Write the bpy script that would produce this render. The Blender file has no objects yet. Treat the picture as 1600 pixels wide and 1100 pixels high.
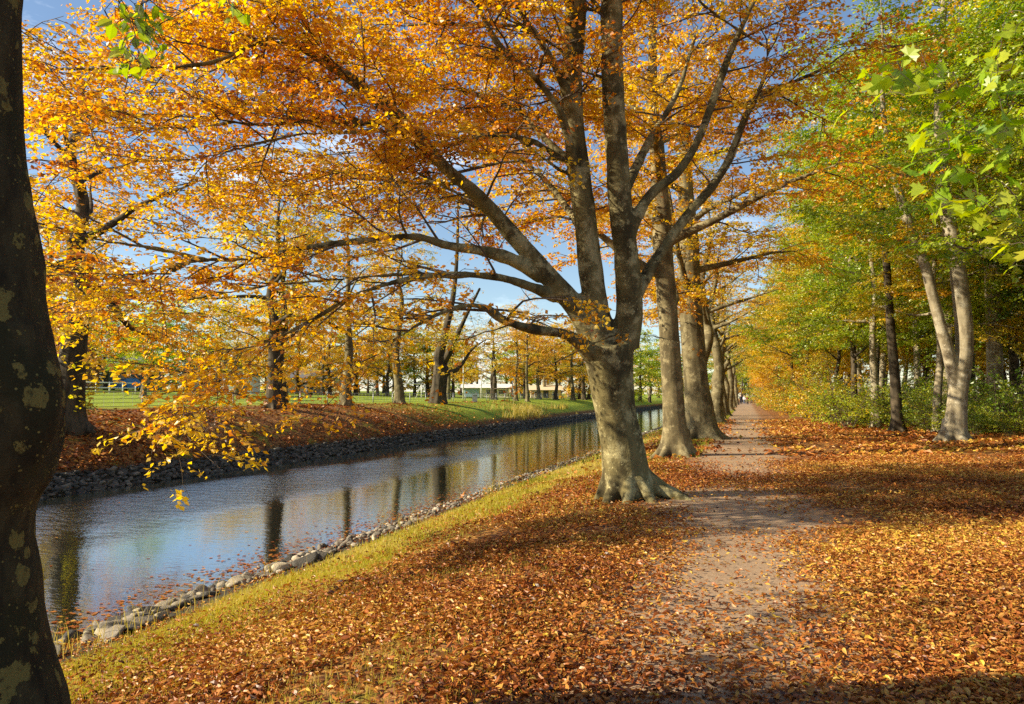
import bpy, math, random
import numpy as np
from mathutils import Vector, Matrix
R = math.radians
scene = bpy.context.scene
COL = scene.collection

# ------------------------------------------------------------------ camera
F = 1155.0
YAW = R(17.54); PITCH = math.atan(68 / 1155)
CAM = np.array([0, 0, 1.6])
cr = np.array([math.cos(YAW), math.sin(YAW), 0])
cfh = np.array([-math.sin(YAW), math.cos(YAW), 0])
ZZ = np.array([0, 0, 1.0])
cf = cfh * math.cos(PITCH) + ZZ * math.sin(PITCH)
cu = ZZ * math.cos(PITCH) - cfh * math.sin(PITCH)
def P(u, v, d):
    """a point at distance d in front of the viewpoint, in metres"""
    return CAM + d * (cf + (u - 800) / F * cr + (550 - v) / F * cu)
cam_data = bpy.data.cameras.new("camera"); cam = bpy.data.objects.new("camera", cam_data)
COL.objects.link(cam)
cam_data.sensor_width = 36; cam_data.lens = 36 * F / 1600
cam_data.clip_start = 0.05; cam_data.clip_end = 3000
cam.location = CAM; cam.rotation_euler = (math.pi / 2 + PITCH, 0, YAW)
scene.camera = cam

# ------------------------------------------------------------------ light
SUN_E = R(27)
hd = np.array([0.90, 0.436]); hd = hd / np.linalg.norm(hd)
LD = Vector((hd[0] * math.cos(SUN_E), hd[1] * math.cos(SUN_E), -math.sin(SUN_E)))
sl = bpy.data.lights.new("sun", 'SUN'); so = bpy.data.objects.new("sun", sl); COL.objects.link(so)
sl.energy = 5.0; sl.angle = R(0.53); sl.color = (1.0, 0.86, 0.61)
so.rotation_euler = LD.to_track_quat('-Z', 'Y').to_euler(); so.location = (-30, -17, 25)
w = bpy.data.worlds.new("World"); scene.world = w; w.use_nodes = True
nt = w.node_tree; nt.nodes.clear()
sky = nt.nodes.new('ShaderNodeTexSky'); sky.sky_type = 'NISHITA'; sky.sun_disc = False
sky.sun_elevation = SUN_E; sky.sun_rotation = math.atan2(-hd[0], -hd[1])
sky.air_density = 1.0; sky.dust_density = 0.25; sky.ozone_density = 1.8
bg = nt.nodes.new('ShaderNodeBackground'); bg.inputs[1].default_value = 0.09
wo = nt.nodes.new('ShaderNodeOutputWorld')
tc = nt.nodes.new('ShaderNodeTexCoord'); mp = nt.nodes.new('ShaderNodeMapping'); mp.inputs['Scale'].default_value = (1, 1, 3)
nz = nt.nodes.new('ShaderNodeTexNoise'); nz.inputs['Scale'].default_value = 2.6; nz.inputs['Detail'].default_value = 8; nz.inputs['Roughness'].default_value = 0.62
rp = nt.nodes.new('ShaderNodeValToRGB'); rp.color_ramp.elements[0].position = 0.56; rp.color_ramp.elements[1].position = 0.84
rp.color_ramp.elements[1].color = (0.75, 0.75, 0.75, 1)
mx = nt.nodes.new('ShaderNodeMix'); mx.data_type = 'RGBA'
mx.inputs[7].default_value = (15, 15.6, 16.5, 1)
L = nt.links.new
L(tc.outputs['Generated'], mp.inputs[0]); L(mp.outputs[0], nz.inputs['Vector']); L(nz.outputs['Fac'], rp.inputs[0])
L(rp.outputs[0], mx.inputs[0]); L(sky.outputs[0], mx.inputs[6]); L(mx.outputs[2], bg.inputs[0]); L(bg.outputs[0], wo.inputs[0])
vs = scene.view_settings
vs.view_transform = 'Standard'; vs.look = 'None'; vs.gamma = 1; vs.use_curve_mapping = False; vs.exposure = 0.95
scene.render.engine = 'CYCLES'
cy = scene.cycles
cy.max_bounces = 8; cy.diffuse_bounces = 3; cy.glossy_bounces = 3; cy.transmission_bounces = 5; cy.transparent_max_bounces = 6
cy.use_denoising = False; cy.sample_clamp_indirect = 6
cy.caustics_reflective = False; cy.caustics_refractive = False

# ------------------------------------------------------------------ noise
def _h(ix, iy, iz, s):
    n = (ix.astype(np.int64) * 374761393 + iy.astype(np.int64) * 668265263 + iz.astype(np.int64) * 2147483647 + s * 974711) & 0x7fffffff
    n = ((n ^ (n >> 13)) * 1274126177) & 0x7fffffff
    n = (n ^ (n >> 16)) & 0xffff
    return n / 65535.0
def vnoise(p, s=0):
    p = np.asarray(p, float)
    if p.shape[-1] == 2: p = np.concatenate([p, np.zeros(p.shape[:-1] + (1,))], -1)
    i = np.floor(p); f = p - i; f = f * f * (3 - 2 * f)
    r = 0
    for dx in (0, 1):
        for dy in (0, 1):
            for dz in (0, 1):
                wgt = (f[..., 0] if dx else 1 - f[..., 0]) * (f[..., 1] if dy else 1 - f[..., 1]) * (f[..., 2] if dz else 1 - f[..., 2])
                r = r + wgt * _h(i[..., 0] + dx, i[..., 1] + dy, i[..., 2] + dz, s)
    return r
def fbm(p, s=0, o=3):
    p = np.asarray(p, float); a = 0.5; r = 0; t = 0
    for k in range(o):
        r = r + a * vnoise(p * 2 ** k, s + k * 17); t += a; a *= 0.5
    return r / t

# ------------------------------------------------------------------ terrain profile
KX = [-500, -150, -88, -26, -23, -20.5, -18.75, -17.8, -16.5, -9, -7.35, -6.1, -5, -4, -3, -2, -1.2, 1, 6, 8, 12, 500]
KZ = [4.6, 3.4, 2.65, 1.1, 0.92, 0.42, -0.42, -1.14, -2, -2, -1.14, -0.88, -0.62, -0.4, -0.19, -0.06, 0, 0, 0.05, 0.25, 0.35, 0.5]
def zf(x, y):
    x = np.asarray(x, float); y = np.asarray(y, float)
    z = sum(np.interp(x + o, KX, KZ) for o in (-0.3, -0.15, 0, 0.15, 0.3)) / 5
    off = np.clip((np.abs(x) - 1.5) / 1.5, 0.1, 1)
    z = z + off * 0.10 * (fbm(np.stack([x * 0.5, y * 0.5], -1), 5) - 0.5)
    return z
def zg(x, y): return float(zf(np.array([x]), np.array([y]))[0])

# ------------------------------------------------------------------ mesh helpers
class Geo:
    def __init__(s): s.v = []; s.l = []; s.t = []; s.tint = []; s.n = 0
    def add(s, verts, faces, tint=None):
        verts = np.asarray(verts, float).reshape(-1, 3)
        faces = np.asarray(faces, np.int64)
        s.v.append(verts); s.l.append((faces + s.n).ravel()); s.t.append(np.full(len(faces), faces.shape[1], np.int64))
        s.tint.append(np.full(len(verts), 0.5) if tint is None else np.broadcast_to(tint, (len(verts),)))
        s.n += len(verts)
    def mesh(s, name, smooth=False):
        v = np.concatenate(s.v); l = np.concatenate(s.l); t = np.concatenate(s.t)
        me = bpy.data.meshes.new(name)
        me.vertices.add(len(v)); me.vertices.foreach_set('co', v.astype(np.float32).ravel())
        me.loops.add(len(l)); me.loops.foreach_set('vertex_index', l.astype(np.int32))
        me.polygons.add(len(t))
        st = np.concatenate([[0], np.cumsum(t)[:-1]])
        me.polygons.foreach_set('loop_start', st.astype(np.int32))
        me.polygons.foreach_set('use_smooth', np.full(len(t), smooth))
        a = me.attributes.new('tint', 'FLOAT', 'POINT'); a.data.foreach_set('value', np.concatenate(s.tint).astype(np.float32))
        me.update(calc_edges=True); me.validate()
        return me
def norm(a): return a / (np.linalg.norm(a, axis=-1, keepdims=True) + 1e-9)
def tube(g, pts, rad, sides=8, tint=None, cap=True):
    pts = np.asarray(pts, float); rad = np.broadcast_to(np.asarray(rad, float), (len(pts),)); n = len(pts)
    tg = np.gradient(pts, axis=0); tg = norm(tg)
    a = np.array([1.0, 0, 0]) if abs(tg[0, 0]) < 0.8 else np.array([0, 1.0, 0])
    u = norm(np.cross(tg[0], a)); V = []
    ang = np.arange(sides) / sides * 2 * np.pi; ca = np.cos(ang)[:, None]; sa = np.sin(ang)[:, None]
    for i in range(n):
        u = norm(u - tg[i] * np.dot(u, tg[i])); b = np.cross(tg[i], u)
        V.append(pts[i] + rad[i] * (ca * u + sa * b))
    V = np.concatenate(V)
    k = np.arange(sides); k2 = (k + 1) % sides
    Fq = np.concatenate([np.stack([i * sides + k, i * sides + k2, (i + 1) * sides + k2, (i + 1) * sides + k], -1) for i in range(n - 1)])
    g.add(V, Fq, tint)
    if cap:
        base = g.n - len(V)
        for ring in (list(range(sides))[::-1], [(n - 1) * sides + q for q in range(sides)]):
            g.l.append(np.array(ring) + base); g.t.append(np.array([sides]))
def box(g, c, s, rz=0.0, tint=None):
    c = np.asarray(c, float); h = np.asarray(s, float) / 2
    q = np.array([[x, y, z] for z in (-1, 1) for y in (-1, 1) for x in (-1, 1)], float) * h
    if rz:
        m = np.array([[math.cos(rz), -math.sin(rz), 0], [math.sin(rz), math.cos(rz), 0], [0, 0, 1]]); q = q @ m.T
    g.add(q + c, [[0, 2, 3, 1], [4, 5, 7, 6], [0, 1, 5, 4], [2, 6, 7, 3], [0, 4, 6, 2], [1, 3, 7, 5]], tint)
def smooth_path(pts, vals, n):
    """Catmull-Rom resample"""
    p = np.column_stack([np.asarray(pts, float), np.asarray(vals, float)])
    p = np.vstack([2 * p[0] - p[1], p, 2 * p[-1] - p[-2]])
    m = len(p) - 3; out = []
    for t in np.linspace(0, m - 1e-6, n):
        i = int(t); f = t - i
        a, b, c, d = p[i], p[i + 1], p[i + 2], p[i + 3]
        out.append(0.5 * (2 * b + (c - a) * f + (2 * a - 5 * b + 4 * c - d) * f * f + (3 * b - a - 3 * c + d) * f ** 3))
    out = np.array(out); return out[:, :3], np.maximum(out[:, 3], 0.004)
def bake(me, voxel=None, smooth=0, subsurf=0):
    o = bpy.data.objects.new('temporary', me); COL.objects.link(o)
    if voxel:
        m = o.modifiers.new('r', 'REMESH'); m.mode = 'VOXEL'; m.voxel_size = voxel; m.use_smooth_shade = True
    if smooth:
        m = o.modifiers.new('s', 'SMOOTH'); m.factor = 0.5; m.iterations = smooth
    if subsurf:
        m = o.modifiers.new('u', 'SUBSURF'); m.levels = subsurf
    dg = bpy.context.evaluated_depsgraph_get(); dg.update()
    out = bpy.data.meshes.new_from_object(o.evaluated_get(dg))
    bpy.data.objects.remove(o); bpy.data.meshes.remove(me)
    return out
def displace(me, amp, scale, seed=0, stretch=(1, 1, 1), o=3):
    n = len(me.vertices); co = np.empty(n * 3, np.float32); me.vertices.foreach_get('co', co); co = co.reshape(-1, 3).astype(float)
    no = np.empty(n * 3, np.float32); me.vertices.foreach_get('normal', no); no = no.reshape(-1, 3)
    d = (fbm(co * scale * np.array(stretch), seed, o) - 0.5) * 2 * amp
    me.vertices.foreach_set('co', (co + no * d[:, None]).astype(np.float32).ravel()); me.update()
def put(name, me, mat=None, parent=None, loc=(0, 0, 0), rot=(0, 0, 0), scale=None):
    o = bpy.data.objects.new(name, me); COL.objects.link(o)
    if parent: o.parent = parent
    o.location = loc; o.rotation_euler = rot
    if scale is not None: o.scale = scale if hasattr(scale, '__len__') else (scale,) * 3
    if mat is not None:
        if len(me.materials) == 0: me.materials.append(None)
        o.material_slots[0].link = 'OBJECT'; o.material_slots[0].material = mat
    return o
def tag(o, label=None, cat=None, group=None, kind=None):
    if label: o['label'] = label
    if cat: o['category'] = cat
    if group: o['group'] = group
    if kind: o['kind'] = kind
    return o
def empty(name, loc, label, cat, group=None, rz=0):
    o = bpy.data.objects.new(name, None); COL.objects.link(o); o.location = loc; o.rotation_euler = (0, 0, rz)
    o.empty_display_size = 0.3
    return tag(o, label, cat, group)

# ------------------------------------------------------------------ materials
def newmat(name):
    m = bpy.data.materials.new(name); m.use_nodes = True; t = m.node_tree; t.nodes.clear()
    return m, t
class N:
    def __init__(s, t): s.t = t
    def __call__(s, typ, ins=None, **kw):
        n = s.t.nodes.new(typ)
        for k, v in kw.items(): setattr(n, k, v)
        for k, v in (ins or {}).items():
            if isinstance(v, bpy.types.NodeSocket): s.t.links.new(v, n.inputs[k])
            else: n.inputs[k].default_value = v
        return n
    def ramp(s, fac, stops, interp='LINEAR'):
        n = s.t.nodes.new('ShaderNodeValToRGB'); r = n.color_ramp; r.interpolation = interp
        while len(r.elements) < len(stops): r.elements.new(0.5)
        for e, (p, c) in zip(r.elements, stops): e.position = p; e.color = (*c, 1) if len(c) == 3 else c
        s.t.links.new(fac, n.inputs[0]); return n.outputs[0]
    def mix(s, f, a, b):
        n = s.t.nodes.new('ShaderNodeMix'); n.data_type = 'RGBA'
        for k, v in ((0, f), (6, a), (7, b)):
            if isinstance(v, bpy.types.NodeSocket): s.t.links.new(v, n.inputs[k])
            else: n.inputs[k].default_value = v if not hasattr(v, '__len__') or len(v) == 4 else (*v, 1)
        return n.outputs[2]
    def math(s, op, a, b=None, clamp=False):
        n = s.t.nodes.new('ShaderNodeMath'); n.operation = op; n.use_clamp = clamp
        for k, v in ((0, a), (1, b)):
            if v is None: continue
            if isinstance(v, bpy.types.NodeSocket): s.t.links.new(v, n.inputs[k])
            else: n.inputs[k].default_value = v
        return n.outputs[0]
    def smooth(s, val, a, b):
        n = s('ShaderNodeMapRange', {0: val, 1: a, 2: b, 3: 0.0, 4: 1.0}, interpolation_type='SMOOTHSTEP'); return n.outputs[0]
    def noise(s, vec, scale, detail=4, rough=0.55):
        return s('ShaderNodeTexNoise', {'Vector': vec, 'Scale': scale, 'Detail': detail, 'Roughness': rough}).outputs['Fac']
def leafmat(name, stops, trans=0.5, gloss=0.05):
    m, t = newmat(name); n = N(t)
    a = n('ShaderNodeAttribute', attribute_name='tint')
    oi = n('ShaderNodeObjectInfo')
    tv = n.math('ADD', a.outputs['Fac'], n.math('MULTIPLY', n.math('SUBTRACT', oi.outputs['Random'], 0.5), 0.10), True)
    c = n.ramp(tv, stops)
    hs = n('ShaderNodeHueSaturation', {'Saturation': 1.08, 'Value': 1.2, 'Color': c}).outputs[0]
    d = n('ShaderNodeBsdfDiffuse', {'Color': c}); tr = n('ShaderNodeBsdfTranslucent', {'Color': hs})
    x = n('ShaderNodeMixShader', {0: trans, 1: d.outputs[0], 2: tr.outputs[0]}).outputs[0]
    gl = n('ShaderNodeBsdfGlossy', {'Color': (1, 1, 1, 1), 'Roughness': 0.42})
    x = n('ShaderNodeMixShader', {0: gloss, 1: x, 2: gl.outputs[0]}).outputs[0]
    n('ShaderNodeOutputMaterial', {0: x}); return m
def barkmat(name, dark, mid, lich, lichen=0.55, scale=1.0, flecks=True, rough_bump=0.35, ring=True, spots=False, moss=None):
    m, t = newmat(name); n = N(t)
    co = n('ShaderNodeTexCoord').outputs['Object']
    sc = n('ShaderNodeMapping', {'Vector': co, 'Scale': (1, 1, 0.35)}).outputs[0]
    a = n.noise(sc, 3.5 * scale, 6, 0.6)
    base = n.mix(n.smooth(a, 0.35, 0.65), dark, mid)
    lf = n.noise(co, 2.6 * scale, 7, 0.72)
    base = n.mix(n.math('MULTIPLY', n.smooth(lf, lichen, lichen + 0.12), 0.75), base, lich)
    if moss:
        mf = n.noise(co, 1.3 * scale, 4, 0.6)
        base = n.mix(n.smooth(mf, 0.5, 0.62), base, moss)
    hgt = n.math('MULTIPLY', a, 0.6)
    if ring:
        wv = n('ShaderNodeMapping', {'Vector': co, 'Scale': (0.8, 0.8, 6)}).outputs[0]
        r = n.noise(wv, 2.0 * scale, 4, 0.6); base = n.mix(n.math('MULTIPLY', n.smooth(r, 0.6, 0.72), 0.5), base, dark)
        hgt = n.math('ADD', hgt, n.math('MULTIPLY', r, -0.35))
    fn = n.noise(co, 38 * scale, 3, 0.7)
    base = n.mix(n.math('MULTIPLY', n.smooth(fn, 0.45, 0.75), 0.35), base, dark)
    if flecks:
        vo = n('ShaderNodeTexVoronoi', {'Vector': co, 'Scale': 14 * scale, 'Randomness': 1.0})
        fl = n.math('MULTIPLY', n.math('SUBTRACT', 1.0, n.smooth(vo.outputs['Distance'], 0.12, 0.2)), n.smooth(lf, 0.42, 0.56))
        base = n.mix(n.math('MULTIPLY', fl, 0.7), base, tuple(min(1, q * 1.5) for q in lich))
    if spots:
        dw = n('ShaderNodeVectorMath', {0: co, 1: n('ShaderNodeVectorMath', {0: n('ShaderNodeTexNoise', {'Vector': co, 'Scale': 14.0, 'Detail': 6.0, 'Roughness': 0.7}).outputs['Color'], 'Scale': 0.14}, operation='SCALE').outputs[0]}, operation='ADD').outputs[0]
        vo2 = n('ShaderNodeTexVoronoi', {'Vector': dw, 'Scale': 10.5, 'Randomness': 1.0})
        pick = n('ShaderNodeSeparateColor', {0: vo2.outputs['Color']}).outputs[0]
        sz = n.math('SUBTRACT', n.math('MULTIPLY', pick, 0.80), 0.21)
        sp = n.math('SUBTRACT', 1.0, n.smooth(n.math('SUBTRACT', vo2.outputs['Distance'], sz), -0.02, 0.03))
        sp = n.math('MULTIPLY', sp, n.smooth(pick, 0.28, 0.32))
        base = n.mix(n.math('MULTIPLY', n.math('MULTIPLY', sp, n.smooth(n.noise(co, 30, 4, 0.7), 0.25, 0.5)), 0.85), base, lich)
        hgt = n.math('ADD', hgt, n.math('MULTIPLY', sp, 0.1))
    hgt = n.math('ADD', hgt, n.math('MULTIPLY', fn, 0.25))
    bp = n('ShaderNodeBump', {'Height': hgt, 'Strength': min(1.0, rough_bump), 'Distance': (0.05 if rough_bump < 0.9 else 0.13) / scale})
    b = n('ShaderNodeBsdfPrincipled', {'Base Color': base, 'Roughness': 0.85, 'Normal': bp.outputs[0]})
    b.inputs['Specular IOR Level'].default_value = 0.25
    n('ShaderNodeOutputMaterial', {0: b.outputs[0]}); return m
def plain(name, color, rough=0.6, var=0.15, scale=6, metal=0.0, bump=0.0):
    m, t = newmat(name); n = N(t)
    co = n('ShaderNodeTexCoord').outputs['Object']; f = n.noise(co, scale, 5, 0.6)
    c = n.mix(f, tuple(q * (1 - var) for q in color), tuple(min(1, q * (1 + var)) for q in color))
    b = n('ShaderNodeBsdfPrincipled', {'Base Color': c, 'Roughness': rough, 'Metallic': metal})
    if bump:
        bp = n('ShaderNodeBump', {'Height': f, 'Strength': bump, 'Distance': 0.02}); t.links.new(bp.outputs[0], b.inputs['Normal'])
    n('ShaderNodeOutputMaterial', {0: b.outputs[0]}); return m

BR = (0.16, 0.055, 0.012); OR = (0.68, 0.27, 0.014); GO = (0.80, 0.44, 0.018); YE = (0.84, 0.60, 0.035); OL = (0.30, 0.30, 0.03); GR = (0.13, 0.25, 0.02); DG = (0.035, 0.085, 0.012); LG = (0.36, 0.52, 0.03)
M_orange = leafmat('orange beech leaf', [(0.0, BR), (0.2, (0.50, 0.15, 0.012)), (0.40, OR), (0.66, GO), (0.9, YE)], 0.62)
M_gold = leafmat('golden leaf', [(0.0, (0.4, 0.14, 0.015)), (0.25, OR), (0.5, GO), (0.78, YE), (1.0, (0.62, 0.58, 0.05))], 0.55)
M_yellow = leafmat('yellow leaf', [(0.0, (0.5, 0.2, 0.02)), (0.25, GO), (0.5, YE), (0.75, (0.5, 0.46, 0.04)), (1.0, OL)], 0.55)
M_lime = leafmat('yellow green leaf', [(0.0, YE), (0.18, (0.66, 0.58, 0.03)), (0.40, (0.50, 0.54, 0.028)), (0.68, (0.32, 0.44, 0.022)), (1.0, (0.15, 0.28, 0.018))], 0.56)
M_green = leafmat('green leaf', [(0.0, (0.6, 0.5, 0.04)), (0.25, (0.30, 0.37, 0.025)), (0.6, (0.14, 0.25, 0.018)), (1.0, (0.06, 0.13, 0.012))], 0.5)
M_dark = leafmat('dark evergreen leaf', [(0.0, (0.06, 0.09, 0.015)), (1.0, DG)], 0.25)
M_maple = leafmat('fresh maple leaf', [(0.0, (0.55, 0.55, 0.04)), (0.5, LG), (1.0, (0.16, 0.34, 0.02))], 0.55, 0.03)
M_litter = leafmat('fallen leaf', [(0.0, (0.06, 0.018, 0.007)), (0.22, (0.19, 0.050, 0.012)), (0.45, (0.37, 0.115, 0.024)), (0.68, (0.52, 0.215, 0.044)), (0.9, (0.64, 0.38, 0.09)), (1.0, (0.70, 0.48, 0.06))], 0.18, 0.03)
M_grass = leafmat('grass blade', [(0.0, (0.15, 0.21, 0.015)), (0.4, (0.38, 0.36, 0.035)), (0.8, (0.56, 0.44, 0.07)), (1.0, (0.56, 0.44, 0.16))], 0.4, 0.02)
M_bark = barkmat('beech bark', (0.048, 0.038, 0.016), (0.19, 0.158, 0.066), (0.42, 0.37, 0.19), 0.49, 1.0, True, 0.6)
M_bark_far = barkmat('row beech bark', (0.08, 0.063, 0.032), (0.20, 0.165, 0.085), (0.34, 0.29, 0.16), 0.5, 1.0)
M_bark_left = barkmat('old spotted bark', (0.018, 0.014, 0.007), (0.065, 0.052, 0.024), (0.20, 0.165, 0.05), 0.60, 2.2, True, 1.0, False, True, (0.028, 0.026, 0.010))
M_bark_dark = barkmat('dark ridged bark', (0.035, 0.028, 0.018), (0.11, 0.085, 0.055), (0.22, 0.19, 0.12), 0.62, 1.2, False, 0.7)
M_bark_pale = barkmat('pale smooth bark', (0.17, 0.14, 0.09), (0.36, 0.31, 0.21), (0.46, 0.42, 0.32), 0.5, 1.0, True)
M_bark_twig = plain('twig bark', (0.085, 0.06, 0.04), 0.8, 0.4, 20)

def ground_material():
    m, t = newmat('ground soil grass and leaf litter'); n = N(t)
    pos = n('ShaderNodeNewGeometry').outputs['Position']
    sx = n('ShaderNodeSeparateXYZ', {0: pos}); X = sx.outputs[0]; Y = sx.outputs[1]
    vo = n('ShaderNodeTexVoronoi', {'Vector': pos, 'Scale': 13.0, 'Randomness': 1.0})
    rnd = n('ShaderNodeSeparateColor', {0: vo.outputs['Color']}).outputs[0]
    leaf = n.ramp(rnd, [(0.0, (0.05, 0.02, 0.008)), (0.35, (0.17, 0.062, 0.018)), (0.7, (0.34, 0.14, 0.035)), (1.0, (0.48, 0.26, 0.08))])
    soil = n.noise(pos, 7, 6, 0.7)
    leaf = n.mix(n.math('MULTIPLY', n.smooth(soil, 0.5, 0.7), 0.6), leaf, (0.045, 0.026, 0.014))
    gn = n.noise(pos, 22, 5, 0.75); gl = n.noise(pos, 0.5, 4, 0.6)
    dry = n.ramp(gn, [(0.3, (0.10, 0.09, 0.015)), (0.5, (0.28, 0.23, 0.03)), (0.7, (0.44, 0.34, 0.06))])
    lawn = n.ramp(n.noise(pos, 3, 6, 0.75), [(0.3, (0.15, 0.22, 0.015)), (0.55, (0.29, 0.36, 0.025)), (0.75, (0.40, 0.42, 0.05))])
    jig = n.math('MULTIPLY', n.math('SUBTRACT', gl, 0.5), 3.0)
    Xj = n.math('ADD', X, jig)
    strip = n.math('MULTIPLY', n.smooth(Xj, -7.5, -6.0), n.math('SUBTRACT', 1.0, n.smooth(Xj, -4.6, -3.4)))
    c = n.mix(strip, leaf, dry)
    patch = n.math('MULTIPLY', n.smooth(n.noise(pos, 0.9, 5, 0.7), 0.53, 0.62), n.math('SUBTRACT', 1.0, n.smooth(Xj, -2.0, 0.0)))
    c = n.mix(patch, c, dry)
    # stony mud by the water
    Xm = n.math('ADD', X, n.math('MULTIPLY', jig, 0.25))
    mud = n.math('MULTIPLY', n.smooth(X, -18.75, -18.4), n.math('SUBTRACT', 1.0, n.smooth(Xm, -6.3, -5.9)))
    c = n.mix(mud, c, (0.05, 0.042, 0.03))
    # far bank: leaves at first, greener further along; lawn beyond the fence
    gY = n.smooth(n.math('ADD', Y, n.math('MULTIPLY', jig, 3.0)), 40, 52)
    far = n.math('SUBTRACT', 1.0, n.smooth(X, -19.4, -18.8))
    c = n.mix(n.math('MULTIPLY', far, gY), c, lawn)
    fld = n.math('SUBTRACT', 1.0, n.smooth(Xj, -26.5, -24.5))
    c = n.mix(fld, c, lawn)
    bp = n('ShaderNodeBump', {'Height': n.math('ADD', rnd, n.math('MULTIPLY', soil, 1.5)), 'Strength': 0.6, 'Distance': 0.04})
    b = n('ShaderNodeBsdfPrincipled', {'Base Color': c, 'Roughness': 0.9, 'Normal': bp.outputs[0]}); b.inputs['Specular IOR Level'].default_value = 0.2
    n('ShaderNodeOutputMaterial', {0: b.outputs[0]}); return m
def path_material():
    m, t = newmat('path gravel'); n = N(t)
    pos = n('ShaderNodeNewGeometry').outputs['Position']
    a = n.noise(pos, 1.2, 5, 0.6); vo = n('ShaderNodeTexVoronoi', {'Vector': pos, 'Scale': 75.0})
    g = n('ShaderNodeSeparateColor', {0: vo.outputs['Color']}).outputs[0]
    c = n.mix(a, (0.26, 0.165, 0.093), (0.42, 0.28, 0.17))
    c = n.mix(n.math('MULTIPLY', n.smooth(g, 0.3, 1.0), 0.5), c, (0.46, 0.34, 0.23))
    c = n.mix(n.math('MULTIPLY', n.smooth(n.noise(pos, 40, 3, 0.7), 0.55, 0.7), 0.5), c, (0.14, 0.085, 0.06))
    sx = n('ShaderNodeSeparateXYZ', {0: pos}); X = sx.outputs[0]
    edge = n.math('ADD', X, n.math('MULTIPLY', n.math('SUBTRACT', n.noise(pos, 0.9, 6, 0.7), 0.5), 1.7))
    inside = n.math('MULTIPLY', n.smooth(edge, -1.55, -1.05), n.math('SUBTRACT', 1.0, n.smooth(edge, 0.55, 1.25)))
    vl = n('ShaderNodeTexVoronoi', {'Vector': pos, 'Scale': 13.0, 'Randomness': 1.0}); rl = n('ShaderNodeSeparateColor', {0: vl.outputs['Color']}).outputs[0]
    lf = n.ramp(rl, [(0.0, (0.05, 0.02, 0.008)), (0.35, (0.17, 0.062, 0.018)), (0.7, (0.34, 0.14, 0.035)), (1.0, (0.48, 0.26, 0.08))])
    lf = n.mix(n.math('MULTIPLY', n.smooth(n.noise(pos, 7, 6, 0.7), 0.5, 0.7), 0.6), lf, (0.045, 0.026, 0.014))
    c = n.mix(inside, lf, c)
    bp = n('ShaderNodeBump', {'Height': n.math('ADD', n.math('MULTIPLY', g, 0.4), n.noise(pos, 12, 5, 0.7)), 'Strength': 0.5, 'Distance': 0.02})
    b = n('ShaderNodeBsdfPrincipled', {'Base Color': c, 'Roughness': 0.9, 'Normal': bp.outputs[0]})
    n('ShaderNodeOutputMaterial', {0: b.outputs[0]}); return m
def water_material():
    m, t = newmat('canal water'); n = N(t)
    pos = n('ShaderNodeNewGeometry').outputs['Position']
    sx = n('ShaderNodeSeparateXYZ', {0: pos}); X = sx.outputs[0]
    p1 = n('ShaderNodeMapping', {'Vector': pos, 'Rotation': (0, 0, R(-15)), 'Scale': (1.0, 2.2, 1)}).outputs[0]
    fine = n.noise(p1, 5.5, 3, 0.6); fine2 = n.noise(p1, 1.6, 2, 0.5)
    zone = n.smooth(n.noise(n('ShaderNodeMapping', {'Vector': pos, 'Scale': (1, 0.35, 1)}).outputs[0], 0.22, 3, 0.5), 0.36, 0.60)
    mid = n.math('MULTIPLY', n.smooth(X, -17.3, -15.6), n.math('SUBTRACT', 1.0, n.smooth(X, -12.6, -10.4)))
    mid = n.math('MULTIPLY', mid, n.math('SUBTRACT', 1.0, n.smooth(sx.outputs[1], 30, 46)))
    st = n.math('ADD', n.math('MULTIPLY', n.math('MULTIPLY', zone, mid), 0.020), 0.0022)
    h = n.math('MULTIPLY', n.math('ADD', fine, n.math('MULTIPLY', fine2, 1.2)), st)
    bp = n('ShaderNodeBump', {'Height': h, 'Strength': 1.0, 'Distance': 1.0})
    b = n('ShaderNodeBsdfPrincipled', {'Base Color': (0.020, 0.022, 0.014, 1), 'Roughness': 0.015, 'IOR': 1.9, 'Normal': bp.outputs[0]})
    gl = n('ShaderNodeBsdfGlossy', {'Color': (0.86, 0.93, 1.0, 1), 'Roughness': 0.015, 'Normal': bp.outputs[0]})
    n('ShaderNodeOutputMaterial', {0: n('ShaderNodeMixShader', {0: 0.5, 1: b.outputs[0], 2: gl.outputs[0]}).outputs[0]}); return m
def stonemat(name, a, b_):
    m, t = newmat(name); n = N(t)
    co = n('ShaderNodeTexCoord').outputs['Object']; oi = n('ShaderNodeObjectInfo').outputs['Random']
    f = n.noise(co, 3.0, 6, 0.65); g = n.noise(co, 16, 4, 0.7)
    c = n.mix(f, a, b_); c = n.mix(n.math('MULTIPLY', n.smooth(g, 0.5, 0.7), 0.5), c, tuple(q * 0.4 for q in a))
    tn = n('ShaderNodeAttribute', attribute_name='tint').outputs['Fac']
    c = n('ShaderNodeHueSaturation', {'Value': n.math('ADD', n.math('ADD', 0.7, n.math('MULTIPLY', oi, 0.6)), n.math('MULTIPLY', tn, 1.1)), 'Color': c}).outputs[0]
    bp = n('ShaderNodeBump', {'Height': n.math('ADD', f, n.math('MULTIPLY', g, 0.4)), 'Strength': 0.6, 'Distance': 0.05})
    b = n('ShaderNodeBsdfPrincipled', {'Base Color': c, 'Roughness': 0.8, 'Normal': bp.outputs[0]})
    n('ShaderNodeOutputMaterial', {0: b.outputs[0]}); return m
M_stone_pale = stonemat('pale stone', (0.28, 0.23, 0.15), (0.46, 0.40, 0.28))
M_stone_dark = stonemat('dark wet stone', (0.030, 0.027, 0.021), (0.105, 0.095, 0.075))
M_stone_grey = stonemat('grey stone', (0.13, 0.11, 0.08), (0.28, 0.24, 0.18))

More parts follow.
